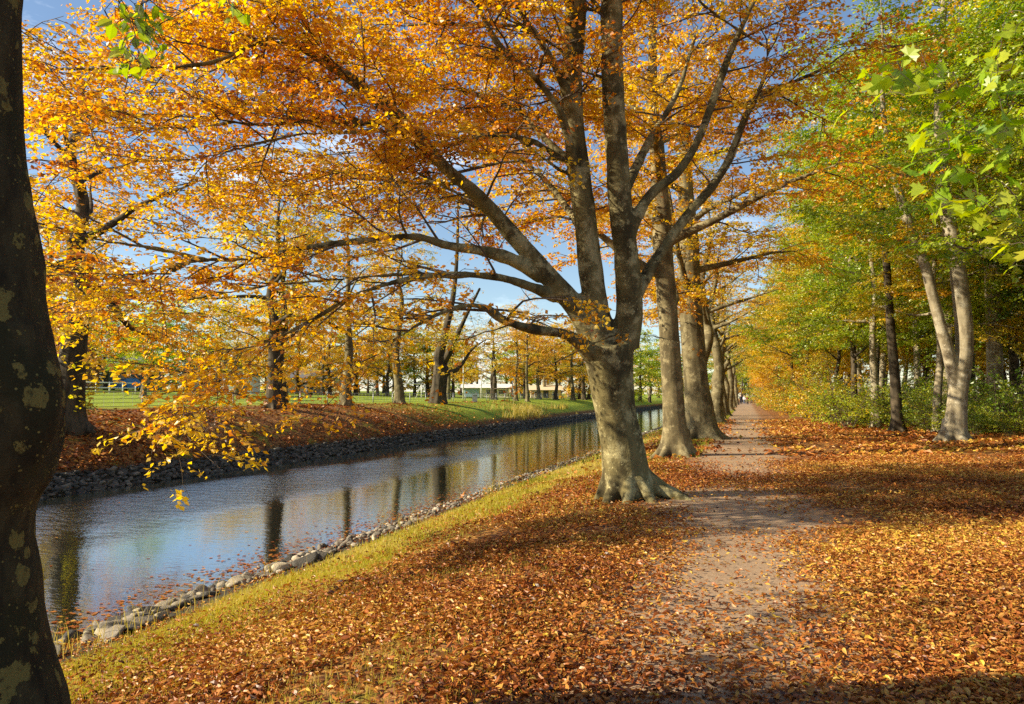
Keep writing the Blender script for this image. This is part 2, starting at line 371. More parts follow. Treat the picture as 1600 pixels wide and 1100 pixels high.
# ------------------------------------------------------------------ setting
def grid_sheet(xs, ys, dz=0.0):
    xx, yy = np.meshgrid(xs, ys); zz = zf(xx, yy) + dz
    g = Geo(); nx, ny = len(xs), len(ys)
    i = np.arange(nx * ny).reshape(ny, nx)
    f = np.stack([i[:-1, :-1], i[:-1, 1:], i[1:, 1:], i[1:, :-1]], -1).reshape(-1, 4)
    g.add(np.stack([xx, yy, zz], -1).reshape(-1, 3), f); return g
xs = np.concatenate([[-900, -500, -300, -200, -150, -120, -88, -70, -55, -45, -38, -33], np.arange(-30, 14.01, 0.3), [16, 20, 26, 34, 45, 60, 90, 150, 300, 600, 900]])
ys = np.concatenate([[-300, -120, -60, -30, -15, -8], np.arange(-4, 50, 0.35), np.arange(50, 120, 2), [130, 150, 180, 220, 300, 450, 700, 1200]])
tag(put('ground', grid_sheet(xs, ys).mesh('ground', True), ground_material()), kind='structure')
py = np.concatenate([np.arange(-6, 60, 0.25), np.arange(60, 260, 2.0)])
def path_sheet():
    g = Geo(); n = len(py)
    lx = -2.0 + 0.2 * (fbm(np.stack([py * 0.45, py * 0 + 3], -1), 3) - 0.5)
    rx = 1.9 + 0.2 * (fbm(np.stack([py * 0.4, py * 0 + 9], -1), 4) - 0.5)
    K = 9; V = []
    for k in range(K):
        x = lx + (rx - lx) * k / (K - 1); V.append(np.stack([x, py, zf(x, py) + 0.008 + 0.0], -1))
    V = np.stack(V, 1); i = np.arange(n * K).reshape(n, K)
    f = np.stack([i[:-1, :-1], i[:-1, 1:], i[1:, 1:], i[1:, :-1]], -1).reshape(-1, 4)
    g.add(V.reshape(-1, 3), f); return g
tag(put('path', path_sheet().mesh('path', True), path_material()), kind='structure')
g = Geo(); g.add([[-18.3, -60, -1.1], [-6.9, -60, -1.1], [-6.9, 900, -1.1], [-18.3, 900, -1.1]], [[0, 1, 2, 3]])
tag(put('water', g.mesh('water'), water_material()), kind='structure')

# ------------------------------------------------------------------ leaves
T_DIA = (np.array([[0, 0, 0], [0.45, 0.5, 0.10], [1, 0, -0.05], [0.45, -0.5, 0.10]]), np.array([[0, 1, 2], [0, 2, 3]]))
T_BEE = (np.array([[0, 0, 0], [0.25, 0.42, 0.08], [0.65, 0.40, 0.06], [1, 0, -0.10], [0.65, -0.40, 0.06], [0.25, -0.42, 0.08], [0.45, 0, 0.0]]),
         np.array([[0, 1, 6], [1, 2, 6], [2, 3, 6], [3, 4, 6], [4, 5, 6], [5, 0, 6]]))
def _maple():
    out = [(0.0, 0.0)]
    lob = [(-0.15, 0.35), (0.10, 0.22), (0.12, 0.55), (0.30, 0.52), (0.42, 0.62), (0.45, 0.28), (0.62, 0.30), (0.75, 0.20), (1.0, 0.0)]
    pts = [(0.02, 0.0)] + lob + [(a, -b) for a, b in lob[-2::-1]]
    v = [(0.4, 0, 0.0)] + [(a, b, 0.10 * abs(b) - 0.22 * a * a) for a, b in pts]
    n = len(pts); f = [[0, 1 + k, 1 + (k + 1) % n] for k in range(n)]
    return np.array(v), np.array(f)
T_MAP = _maple()
def add_leaves(g, c, ax, nrm, ln, wd, tint, tmpl, curl=None):
    tv, tf = tmpl; n = len(c)
    if n == 0: return
    ax = norm(ax); nrm = norm(nrm - ax * np.sum(nrm * ax, -1, keepdims=True)); sd = np.cross(nrm, ax)
    up = tv[None, :, 2] * (np.ones((n, 1)) if curl is None else curl[:, None])
    V = c[:, None, :] + ax[:, None, :] * (tv[None, :, 0] * ln[:, None])[..., None] + sd[:, None, :] * (tv[None, :, 1] * wd[:, None])[..., None] + nrm[:, None, :] * (up * ln[:, None])[..., None]
    k = len(tv); Fc = (np.arange(n) * k)[:, None, None] + tf[None]
    g.add(V.reshape(-1, 3), Fc.reshape(-1, tf.shape[1]), np.repeat(np.clip(tint, 0, 1), k))

def path_at(pts, t):
    s = np.concatenate([[0], np.cumsum(np.linalg.norm(np.diff(pts, axis=0), axis=1))]); s /= s[-1]
    p = np.array([np.interp(t, s, pts[:, k]) for k in range(3)])
    q = np.array([np.interp(min(t + 0.03, 1), s, pts[:, k]) for k in range(3)]); o = np.array([np.interp(max(t - 0.03, 0), s, pts[:, k]) for k in range(3)])
    return p, norm(q - o)
def plen(pts): return np.linalg.norm(np.diff(pts, axis=0), axis=1).sum()
def curve(rng, p, d, L, n, wob, up):
    pts = [p]; d = norm(d)
    for k in range(n):
        d = norm(d + rng.normal(0, wob, 3) + np.array([0, 0, up])); pts.append(pts[-1] + d * L / n)
    return np.array(pts)
def crown(rng, limbs, S):
    """limbs: (pts, radii, t0).  Returns branch Geo and leaf Geo."""
    wood = Geo(); leaf = Geo()
    tw = []   # start, dir, length, tint
    def twigs(pts, L, base_t, dens=1.0):
        n = max(1, int(L / S['ter_sp'] * dens))
        for k in range(n):
            t = (k + rng.uniform(0.2, 0.9)) / n
            t = 0.12 + 0.88 * t
            p, tg = path_at(pts, min(t, 1.0))
            sd = norm(np.cross(tg, ZZ) + 1e-6); s = 1 if k % 2 else -1
            d = tg * rng.uniform(0.4, 1.0) + sd * s * rng.uniform(0.4, 1.0) + rng.normal(0, 0.25, 3)
            d[2] = d[2] * S.get('flat', 0.6) - S.get('droop', 0.05)
            tw.append((p, norm(d), S['ter_len'] * rng.uniform(0.5, 1.3), base_t + rng.normal(0, 0.07)))
    for pts, rad, t0 in limbs:
        if t0 is None: continue
        L = plen(pts); n = max(2, int(L * (1 - t0) / S['sec_sp']))
        for k in range(n):
            t = t0 + (1 - t0) * (k + rng.uniform(0.1, 0.9)) / n
            p, tg = path_at(pts, t)
            rr = np.interp(t, np.linspace(0, 1, len(rad)), rad)
            sd = norm(np.cross(tg, ZZ + rng.normal(0, 0.05, 3))); upv = np.cross(sd, tg)
            a = rng.uniform(0, 2 * np.pi) if abs(tg[2]) > 0.75 else (0 if k % 2 else np.pi) + rng.normal(0, 0.7)
            side = sd * math.cos(a) + upv * math.sin(a)
            d = tg * rng.uniform(0.35, 0.9) + side * rng.uniform(0.6, 1.0); d[2] = d[2] * S.get('sflat', 0.7) + S.get('sup', 0.0)
            l2 = S['sec_len'] * rng.uniform(0.55, 1.25) * (1.05 - 0.55 * t)
            c = curve(rng, p, d, l2, 6, 0.11, S.get('scurve', 0.0))
            r0 = min(rr * 0.55, 0.011 * l2 + 0.004)
            tube(wood, c, np.linspace(r0, S.get('tipr', 0.003), len(c)), S.get('sides', 4), cap=False)
            bt = S['tint'] + rng.normal(0, S['tsd']) + S.get('tint_fn', lambda q: 0)(c[3])
            twigs(c, l2, bt)
            m = S.get('subs', 2)
            for q in range(m):
                p2, tg2 = path_at(c, rng.uniform(0.25, 0.85)); sd2 = norm(np.cross(tg2, ZZ)) * (1 if q % 2 else -1)
                d2 = tg2 * 0.8 + sd2 * rng.uniform(0.5, 0.9) + rng.normal(0, 0.15, 3); d2[2] *= S.get('flat', 0.6)
                l3 = l2 * rng.uniform(0.35, 0.6); c2 = curve(rng, p2, d2, l3, 4, 0.12, S.get('scurve', 0.0))
                tube(wood, c2, np.linspace(r0 * 0.5, S.get('tipr', 0.003), len(c2)), 3, cap=False); twigs(c2, l3, bt + rng.normal(0, 0.05))
        # terminal spray
        twigs(pts[int(len(pts) * 0.75):], L * 0.25, S['tint'])
    if S.get('extra'):
        ex = S['extra'](rng); tree_pts = [q for p, r, t in limbs for q in p]
        A = np.array(tree_pts); ps = np.array([q[0] for q in ex])
        order = np.argsort([np.min(np.linalg.norm(A - p, axis=1)) for p in ps])
        for j in order:
            p = ps[j]; dd = np.linalg.norm(A - p, axis=1); i = int(np.argmin(dd)); q = A[i]
            if dd[i] > 0.01:
                mid = (p + q) / 2 + rng.normal(0, 0.06 * dd[i], 3) + ZZ * 0.05 * dd[i]; c, _ = smooth_path([q, mid, p], [1, 1, 1], 7)
                tube(wood, c, np.linspace(S.get('exr', 0.004) * min(1.6, 0.5 + dd[i]), 0.0022, 7), 3, cap=False); A = np.vstack([A, c[1:]])
            tw.append(ex[j])
    ok = S.get('keep')
    if ok is not None: tw = [q for q in tw if ok(q[0], rng)]
    p0 = np.array([q[0] for q in tw]); d0 = np.array([q[1] for q in tw]); ln = np.array([q[2] for q in tw]); tt = np.array([q[3] for q in tw])
    if S.get('twig_wood', True):
        n = len(p0); a = norm(np.cross(d0, ZZ + 0.01)); b = np.cross(a, d0); r = S.get('twr', 0.0035)
        mid = p0 + d0 * (ln * 0.5)[:, None]; end = p0 + d0 * ln[:, None] - ZZ * (0.10 * ln)[:, None]
        V = np.stack([p0 + a * r, p0 - a * r * 0.5 + b * r, p0 - a * r * 0.5 - b * r, mid + a * r * .8, mid - a * r * .4 + b * r * .8, mid - a * r * .4 - b * r * .8, end], 1)
        fq = np.array([[0, 1, 4, 3], [1, 2, 5, 4], [2, 0, 3, 5]]); ft = np.array([[3, 4, 6], [4, 5, 6], [5, 3, 6]])
        off = (np.arange(n) * 7)[:, None, None]; base = wood.n
        wood.add(V.reshape(-1, 3), (off + fq).reshape(-1, 4))
        f3 = (off + ft).reshape(-1, 3) + base; wood.l.append(f3.ravel()); wood.t.append(np.full(len(f3), 3))
    cnt = np.maximum(1, (ln / S['leaf_sp']).astype(int)); i = np.repeat(np.arange(len(p0)), cnt); n = len(i)
    s = rng.uniform(0.1, 1.05, n)
    c = p0[i] + d0[i] * (ln[i] * s)[:, None] - ZZ * (0.10 * ln[i] * s * s)[:, None]
    sp = S.get('spread', 0.03); c = c + rng.normal(0, sp, (n, 3)) * np.array([1, 1, 0.8])
    sd = norm(np.cross(d0[i], ZZ + 0.01)) * np.where(rng.random(n) < 0.5, 1, -1)[:, None]
    ax = d0[i] * rng.uniform(0.2, 0.9, n)[:, None] + sd * 0.9 + rng.normal(0, 0.4, (n, 3)) - ZZ * 0.3
    nr = np.tile(ZZ, (n, 1)) * S.get('upn', 0.8) + rng.normal(0, 0.55, (n, 3))
    l = S['leaf'] * rng.uniform(0.65, 1.25, n)
    tn = tt[i] + rng.normal(0, S.get('lsd', 0.13), n)
    add_leaves(leaf, c, ax, nr, l, l * S.get('asp', 0.68) * rng.uniform(0.8, 1.15, n), tn, S.get('tmpl', T_DIA), rng.uniform(-1.2, 1.8, n))
    return wood, leaf
def tree(name, label, origin, limbs, S, bark, leafm, seed, voxel=0.03, group=None, cat='tree', sides=12, disp=None, twigm=None, roots=None, sm=3):
    rng = np.random.default_rng(seed); origin = np.asarray(origin, float)
    e = empty(name, origin, label, cat, group)
    g = Geo(); loc = []
    for pts, rad, t0 in limbs:
        pts = np.asarray(pts, float) - origin; loc.append((pts, np.asarray(rad, float), t0)); tube(g, pts, rad, sides)
    for pts, rad in (roots or []): tube(g, np.asarray(pts, float) - origin, rad, 8)
    me = g.mesh('trunk')
    me = bake(me, voxel, sm)
    if disp: displace(me, *disp)
    me.materials.clear()
    put('trunk', me, bark, e)
    wd, lf = crown(rng, loc, S)
    put('branchwork', wd.mesh('branchwork', True), twigm or M_bark_twig, e)
    put('crown', lf.mesh('crown'), leafm, e)
    return e
def clone(e, loc, rz=0, s=1.0, label=None, group=None, leafm=None, bark=None):
    r = e.copy(); COL.objects.link(r); r.location = loc; r.rotation_euler = (0, 0, rz); r.scale = (s, s, s) if not hasattr(s, '__len__') else s
    if label: r['label'] = label
    if group: r['group'] = group
    for ch in list(e.children):
        c = ch.copy(); COL.objects.link(c); c.parent = r
        nm = ch.name.split('.')[0]
        if leafm and nm in ('crown', 'foliage'): c.material_slots[0].material = leafm
        if bark and nm == 'trunk': c.material_slots[0].material = bark
    return r
def limb_px(lst, n=None, t0=0.0):
    """list of (u, v, depth, width in px) measured on the tree -> world polyline"""
    pts = [P(u, v, d) for u, v, d, _ in lst]; rad = [wp * d / F / 2 for u, v, d, wp in lst]
    p, r = smooth_path(pts, rad, n or max(8, len(lst) * 4)); return (p, r, t0)

# ------------------------------------------------------------------ main beech
D0 = 11.8
trunk_l = [(988, 800, D0, 100), (983, 778, D0, 90), (978, 750, D0, 77), (973, 700, D0, 69), (963, 650, D0, 65), (956, 605, D0, 70), (952, 570, D0, 76), (949, 540, D0, 82)]
main_limbs = [
    limb_px(trunk_l, 30, None),
    limb_px([(938, 535, D0, 54), (931, 480, D0 - .1, 42), (923, 420, D0 - .1, 39), (914, 340, D0 - .1, 36), (902, 250, D0 - .2, 36), (893, 150, D0 - .3, 35), (897, 60, D0 - .5, 34), (905, -60, D0 - .8, 30), (915, -260, D0 - 1.2, 22), (925, -480, D0 - 1.5, 12)], 44, 0.35),
    limb_px([(974, 540, D0, 50), (983, 490, D0 - .1, 43), (980, 420, D0 - .2, 40), (970, 330, D0 - .3, 37), (964, 240, D0 - .4, 36), (957, 130, D0 - .6, 35), (956, 20, D0 - .8, 34), (955, -120, D0 - 1.0, 30), (960, -330, D0 - 1.3, 22), (985, -560, D0 - 1.5, 10)], 44, 0.45),
    # the big limb to the left
    limb_px([(932, 535, D0, 46), (906, 488, D0 - .1, 38), (860, 435, D0 - .3, 31), (805, 372, D0 - .5, 27), (745, 305, D0 - .8, 23), (692, 258, D0 - 1.0, 20), (640, 195, D0 - 1.3, 17), (570, 135, D0 - 1.5, 13), (500, 88, D0 - 1.8, 10), (400, 30, D0 - 2.1, 7), (300, -30, D0 - 2.5, 4)], 44, 0.30),
    limb_px([(690, 257, D0 - 1.0, 16), (640, 215, D0 - 1.2, 13), (600, 190, D0 - 1.3, 11), (555, 193, D0 - 1.5, 10), (490, 188, D0 - 1.8, 9), (400, 195, D0 - 2.2, 7), (300, 180, D0 - 2.6, 5), (180, 178, D0 - 3.0, 4), (80, 170, D0 - 3.3, 3)], 30, 0.15),
    limb_px([(640, 200, D0 - 1.2, 14), (590, 160, D0 - 1.4, 11), (520, 110, D0 - 1.6, 9), (440, 62, D0 - 2.0, 8), (400, 68, D0 - 2.2, 8), (330, 98, D0 - 2.5, 7), (240, 106, D0 - 2.8, 6), (120, 108, D0 - 3.1, 5), (30, 108, D0 - 3.4, 3)], 30, 0.15),
    # middle limb
    limb_px([(846, 432, D0 - .3, 24), (800, 406, D0 - .6, 22), (755, 392, D0 - .9, 18), (700, 384, D0 - 1.2, 15), (650, 370, D0 - 1.5, 13), (590, 374, D0 - 1.8, 11), (530, 380, D0 - 2.0, 10), (450, 392, D0 - 2.3, 9), (390, 405, D0 - 2.5, 8), (310, 407, D0 - 2.8, 7), (230, 425, D0 - 3.1, 5), (150, 438, D0 - 3.4, 4), (50, 445, D0 - 3.8, 3)], 44, 0.25),
    limb_px([(310, 407, D0 - 2.8, 5), (280, 418, D0 - 2.9, 5), (250, 440, D0 - 3.0, 4), (190, 470, D0 - 3.1, 3), (120, 500, D0 - 3.2, 2)], 16, 0.1),
    # lower limb sweeping down to the left
    limb_px([(868, 465, D0 - .2, 19), (830, 448, D0 - .6, 16), (770, 432, D0 - 1.0, 13), (690, 430, D0 - 1.5, 11), (620, 440, D0 - 1.9, 10), (550, 464, D0 - 2.3, 9), (480, 505, D0 - 2.6, 8), (430, 530, D0 - 2.8, 7), (370, 555, D0 - 3.0, 5), (330, 590, D0 - 3.2, 4), (300, 640, D0 - 3.3, 3)], 40, 0.2),
    limb_px([(432, 530, D0 - 2.8, 5), (395, 532, D0 - 3.0, 4), (360, 548, D0 - 3.1, 4), (330, 575, D0 - 3.3, 3), (270, 630, D0 - 3.6, 2), (250, 680, D0 - 3.7, 2)], 16, 0.1),
    # lowest limb
    limb_px([(930, 560, D0 - .1, 32), (890, 525, D0 - .5, 19), (830, 514, D0 - 1.0, 17), (790, 502, D0 - 1.3, 14), (762, 483, D0 - 1.6, 12), (735, 477, D0 - 1.8, 11), (700, 485, D0 - 2.0, 9), (655, 506, D0 - 2.2, 7), (600, 545, D0 - 2.4, 4), (540, 600, D0 - 2.6, 3)], 36, 0.3),
    # limbs to the right
    limb_px([(975, 395, D0 - .2, 30), (992, 345, D0 - .3, 20), (1020, 300, D0 - .2, 17), (1060, 268, D0, 15), (1092, 215, D0 + .1, 13), (1115, 155, D0 + .2, 12), (1140, 85, D0 + .2, 10), (1178, 0, D0 + .2, 9), (1230, -120, D0 + .2, 6)], 36, 0.4),
    limb_px([(985, 515, D0, 30), (998, 455, D0 + .1, 20), (1035, 390, D0 + .2, 18), (1075, 335, D0 + .3, 16), (1110, 295, D0 + .4, 15), (1140, 248, D0 + .5, 13), (1160, 195, D0 + .5, 11), (1185, 150, D0 + .5, 9), (1240, 128, D0 + .3, 7), (1290, 105, D0 + .2, 5), (1330, 80, D0, 4), (1420, 70, D0 - .2, 3)], 40, 0.4),
    limb_px([(1165, 185, D0 + .5, 8), (1190, 130, D0 + .6, 6), (1200, 85, D0 + .7, 5), (1240, 20, D0 + .8, 3)], 14, 0.2),
    # limbs from the left stem
    limb_px([(908, 300, D0 - .2, 20), (890, 225, D0 - .5, 14), (872, 170, D0 - .7, 13), (830, 115, D0 - 1.0, 12), (785, 78, D0 - 1.2, 11), (750, 15, D0 - 1.4, 9), (720, -80, D0 - 1.6, 6)], 26, 0.3),
    limb_px([(895, 170, D0 - .4, 20), (868, 105, D0 - .7, 13), (835, 50, D0 - .9, 11), (790, -10, D0 - 1.1, 9), (720, -90, D0 - 1.4, 5)], 22, 0.3),
    limb_px([(905, 265, D0 - .1, 18), (860, 225, D0 + .3, 12), (810, 175, D0 + .7, 10), (750, 150, D0 + 1.2, 8), (680, 120, D0 + 1.7, 5), (600, 60, D0 + 2.2, 3)], 24, 0.3),
    limb_px([(880, 250, D0, 12), (830, 220, D0 - .4, 9), (770, 212, D0 - .9, 8), (700, 225, D0 - 1.4, 6), (620, 235, D0 - 1.9, 4)], 20, 0.3),
    # limbs towards the back and the front, unseen ends in the leaves
    limb_px([(924, 425, D0, 20), (912, 372, D0 + .8, 15), (890, 330, D0 + 2.0, 12), (840, 270, D0 + 3.4, 8), (770, 220, D0 + 5, 4)], 24, 0.3),
    limb_px([(970, 310, D0 - .2, 20), (1015, 220, D0 + 1.2, 13), (1060, 140, D0 + 2.4, 9), (1090, 40, D0 + 3.6, 5)], 20, 0.3),
    limb_px([(860, 432, D0 - .3, 18), (790, 350, D0 + .6, 12), (690, 300, D0 + 1.5, 9), (580, 280, D0 + 2.2, 6), (450, 280, D0 + 2.8, 3)], 26, 0.25),
]
def roots_at(c, angs, r0, spread, rng):
    out = []
    for k, a in enumerate(angs):
        d = np.array([math.cos(a), math.sin(a), 0]); L = spread * rng.uniform(0.7, 1.3) * (1.25 if abs(a) < 0.4 else 0.55 if abs(a) > 2 else 0.85)
        p = [c + d * r0 * 0.22 + ZZ * 1.0 - cr * 0.15, c + d * r0 * 0.50 + ZZ * 0.5 - cr * 0.09, c + d * (r0 + L * 0.08) + ZZ * 0.20]
        for f in (0.5, 1.0):
            q = c + d * (r0 + L * f); q[2] = zg(q[0], q[1]) + (0.02 if f < 1 else -0.14); p.append(q)
        w = rng.uniform(0.7, 1.15)
        pp, rr = smooth_path(p, [r0 * 0.46, r0 * 0.40, r0 * 0.36 * w, r0 * 0.27 * w, r0 * 0.14], 14); out.append((pp, rr))
    return out
mc = P(985, 775, D0); mc[2] = zg(mc[0], mc[1])
rr_ = np.random.default_rng(3)
sx0 = mc[0]
def main_tint(q): return -0.10 * min(1, max(0, (q[2] - 2.5) / 4)) + (0.06 if q[2] < 1.5 else 0)
def main_extra(rng):
    """small leafy sprays hanging on the outer ends of the low limbs and the twig across the trunk"""
    out = []
    def spray(u, v, d, du, dv, n, L, tint):
        for k in range(n):
            p = P(u + rng.normal(0, du), v + rng.normal(0, dv), d + rng.normal(0, 0.25))
            out.append((p - mc, norm(np.array([-0.6, -0.2, -0.45]) + rng.normal(0, 0.4, 3)), L * rng.uniform(0.5, 1.2), tint + rng.normal(0, 0.06)))
    spray(300, 632, 10.0, 48, 30, 46, 0.26, 0.72); spray(255, 685, 9.8, 34, 12, 13, 0.20, 0.78); spray(322, 675, 9.8, 15, 12, 10, 0.19, 0.78)
    spray(530, 620, 9.4, 22, 28, 30, 0.26, 0.62); spray(350, 590, 8.6, 60, 30, 50, 0.3, 0.6); spray(560, 560, 9.5, 60, 30, 50, 0.3, 0.6)
    spray(930, 515, 11.1, 28, 6, 26, 0.22, 0.5); spray(1030, 530, 11.1, 30, 6, 10, 0.2, 0.4); spray(1090, 545, 11.2, 10, 3, 5, 0.18, 0.4)
    spray(760, 560, 10.2, 60, 22, 50, 0.25, 0.5); spray(840, 530, 10.6, 40, 18, 30, 0.25, 0.5); spray(690, 585, 9.9, 40, 14, 22, 0.24, 0.5)
    return out
xr = np.random.default_rng(123)
for k in range(12):
    src = main_limbs[(1, 3, 3, 4, 5, 6, 13, 15, 8, 3)[k % 10]]; p, tg = path_at(src[0], xr.uniform(0.3, 0.75)); p = p + np.zeros(3)
    if p[2] > 9: continue
    d = -cr * xr.uniform(0.7, 1.0) + cfh * xr.uniform(-0.4, 0.9) + ZZ * xr.uniform(-0.05, 0.45)
    c = curve(xr, p, d, xr.uniform(3.0, 6.5), 10, 0.08, -0.015); main_limbs.append((c, np.linspace(0.035, 0.008, len(c)), 0.18))
for k in range(14):
    p, tg = path_at(main_limbs[1 + k % 2][0], xr.uniform(0.28, 0.60)); a = k * 2.4
    if p[2] > 8.5 or math.cos(a) > 0.25: continue
    d = cr * math.cos(a) + cfh * (0.25 + 0.9 * math.sin(a)) + ZZ * xr.uniform(0.2, 0.7)
    c = curve(xr, p, d, xr.uniform(2.6, 4.6), 9, 0.09, -0.01); main_limbs.append((c, np.linspace(0.035, 0.008, len(c)), 0.2))
S_main = dict(sec_sp=0.23, sec_len=1.8, ter_sp=0.105, ter_len=0.52, leaf_sp=0.030, leaf=0.072, tint=0.72, tsd=0.17, flat=0.55, sflat=0.55, droop=0.10, subs=3, tmpl=T_DIA, tint_fn=main_tint, extra=main_extra, upn=0.7)
twig_main = [limb_px([(820, 585, 10.9, 3), (880, 560, 11.0, 5), (920, 540, 11.1, 5.5), (960, 524, 11.2, 5), (1000, 522, 11.2, 4), (1050, 532, 11.2, 3), (1100, 548, 11.2, 2)], 20, None)]
tanE = math.tan(SUN_E)
def main_keep(p, rng):
    q = p + mc
    if q[2] > 9.3 and rng.random() < 0.7: return False
    a = float((mc[:2] - q[:2]) @ hd); pr = abs((mc[0] - q[0]) * hd[1] - (mc[1] - q[1]) * hd[0])
    if a > 0.3 and pr < 0.6 and -0.2 < q[2] - a * tanE < 3.4: return rng.random() < 0.10
    t = (q[2] + 0.3) / tanE; gx, gy = q[0] + hd[0] * t, q[1] + hd[1] * t
    if -6.2 < gx < -1.0 and 3 < gy < 12.5: return rng.random() < 0.35
    if -1.6 < gx < 4.5 and 9 < gy < 18 and rng.random() < 0.55: return False
    side0 = float((q - mc) @ cr)
    if side0 > 0.6 and q[2] > 5 and rng.random() < 0.4: return False
    f = float((mc - q) @ cfh); side = float((q - mc) @ cr)
    if f > 0.15 and -4.2 < side < 1.6 and 1.8 < q[2] < 8.0: return rng.random() < (0.34 if side > -2.8 else 0.6)
    return True
S_main['keep'] = main_keep
tree('beech_tree', 'largest orange beech, leaning mottled trunk forking low into two stems and limbs over the canal', mc, main_limbs + twig_main, S_main, M_bark, M_orange, 11, 0.026,
     disp=(0.024, 3.2, 3, (1, 1, 0.6), 4), sm=7, roots=roots_at(mc, [R(-160), R(-118), R(-86), R(-52), R(-14), R(12), R(75), R(130)], 0.38, 0.62, rr_))

# ------------------------------------------------------------------ generic trees
def auto_limbs(rng, H, r0, cb, crad, K, up=0.5, lean=(0, 0), fork=False, low=0.0):
    n = 9; pts = []; p = np.zeros(3)
    for k in range(n):
        t = k / (n - 1); pts.append([lean[0] * t * H + rng.normal(0, 0.012 * H) * (k > 1), lean[1] * t * H + rng.normal(0, 0.012 * H) * (k > 1), H * 0.92 * t])
    rad = [r0 * 1.45, r0 * 1.0] + [r0 * (0.95 - 0.88 * (k / (n - 1)) ** 1.1) for k in range(2, n)]
    pts[0][2] = -0.25; pts[1][2] = 0.07 * H
    tp, tr = smooth_path(pts, rad, 34); limbs = [(tp, tr, max(cb / H, 0.15) + 0.08)]
    a = rng.uniform(0, 6.28)
    for k in range(K):
        t = cb / H + (0.92 - cb / H) * (k + 0.3) / K; p, tg = path_at(tp, min(0.97, t / 0.92)); a += 2.4 + rng.normal(0, 0.3)
        f = 1 - ((t - cb / H) / (1 - cb / H)) ** 1.6 * 0.72
        d = np.array([math.cos(a), math.sin(a), up * rng.uniform(0.5, 1.4) + 0.5 * (1 - f) - low * (k < 3)])
        L = crad * f * rng.uniform(0.8, 1.15)
        c = curve(rng, p, d, L, 8, 0.10, 0.02)
        rr = np.interp(min(0.97, t / 0.92), np.linspace(0, 1, len(tr)), tr)
        limbs.append((c, np.linspace(min(rr * 0.6, 0.03 * L + 0.02), 0.012, len(c)), 0.22))
    return limbs
def root_flare(rng, r0, k=6):
    out = []
    for q in range(k):
        a = q / k * 6.28 + rng.uniform(-0.3, 0.3); d = np.array([math.cos(a), math.sin(a), 0])
        p = [d * r0 * 0.4 + ZZ * 0.7, d * r0 * 0.75 + ZZ * 0.3, d * r0 * 1.3 + ZZ * 0.06, d * r0 * 2.0 - ZZ * 0.12]
        out.append(smooth_path(p, [r0 * .55, r0 * .42, r0 * .3, r0 * .15], 9))
    return out
def auto_tree(name, label, loc, seed, H, r0, cb, crad, K, S, bark, leafm, group=None, voxel=0.05, up=0.5, lean=(0, 0), low=0.0, flare=True):
    rng = np.random.default_rng(seed); limbs = auto_limbs(rng, H, r0, cb, crad, K, up, lean, low=low)
    e = tree(name, label, (0, 0, 0), limbs, S, bark, leafm, seed + 1, voxel, group, sides=10, disp=(0.02, 2.2, seed, (1, 1, 0.5)), roots=root_flare(rng, r0) if flare else None)
    e.location = loc; return e
def at_ux(u, X, z=None):
    """ground point on the line X = const seen in column u"""
    d = X * F / (math.cos(YAW) * (u - 1165)); Y = (d + X * math.sin(YAW)) / math.cos(YAW); return (X, Y, zg(X, Y) if z is None else z)

# row of beeches along the path
S_row = dict(sec_sp=0.36, sec_len=2.0, ter_sp=0.18, ter_len=0.7, leaf_sp=0.034, leaf=0.10, tint=0.58, tsd=0.12, flat=0.55, sflat=0.6, droop=0.08, subs=2, tipr=0.006, twr=0.005)
def row_tree(name, label, loc, px, K, seed, crad=5.5, H=15.0, cb=4.5, S=S_row, bark=M_bark_far, lm=M_gold, group=None, voxel=0.04):
    """px: visible trunk as (u, v, d, width); carried on upward, then limbs"""
    rng = np.random.default_rng(seed)
    tp, tr, _ = limb_px(px, 20, None); top = tp[-1]; dirn = norm(tp[-1] - tp[-4]); dirn = norm(dirn * 0.6 + ZZ * 0.4)
    L = H - top[2]; c = curve(rng, top, dirn, L, 10, 0.05, 0.05)
    limbs = [(np.vstack([tp, c[1:]]), np.concatenate([tr, np.linspace(tr[-1], 0.04, len(c))[1:]]), cb / H + 0.1)]
    base = tp[0].copy(); base[2] = zg(base[0], base[1]); a = rng.uniform(0, 6)
    for k in range(K):
        z = cb + (H - cb) * (k + .2) / K * 0.9; t = None
        i = int(np.argmin(np.abs(limbs[0][0][:, 2] - z))); p = limbs[0][0][i]; a += 2.4
        f = 1 - ((z - cb) / (H - cb)) ** 1.5 * 0.7
        cc = curve(rng, p, np.array([math.cos(a), math.sin(a), rng.uniform(0.2, 0.8)]), crad * f * rng.uniform(0.85, 1.15), 8, 0.09, 0.01)
        limbs.append((cc, np.linspace(min(limbs[0][1][i] * 0.55, 0.14), 0.012, len(cc)), 0.22))
    r0 = tr[2] * 1.0
    rts = [(p + base, r) for p, r in root_flare(rng, r0)]
    return tree(name, label, base, limbs, S, bark, lm, seed + 5, voxel, group, roots=rts, disp=(0.015, 2.4, seed, (1, 1, .5)))
GROW = 'beeches in a row along the path'
row_tree('beech_tree', 'second beech in the path row, slim pale trunk lit on its left side', None,
         [(1057, 722, 19.8, 52), (1056, 700, 19.8, 43), (1053, 650, 19.8, 36), (1050, 590, 19.8, 33), (1046, 530, 19.8, 32), (1042, 470, 19.8, 31), (1036, 400, 19.8, 31), (1034, 340, 19.8, 31)], 10, 41, 5.6, 13, 3.8)
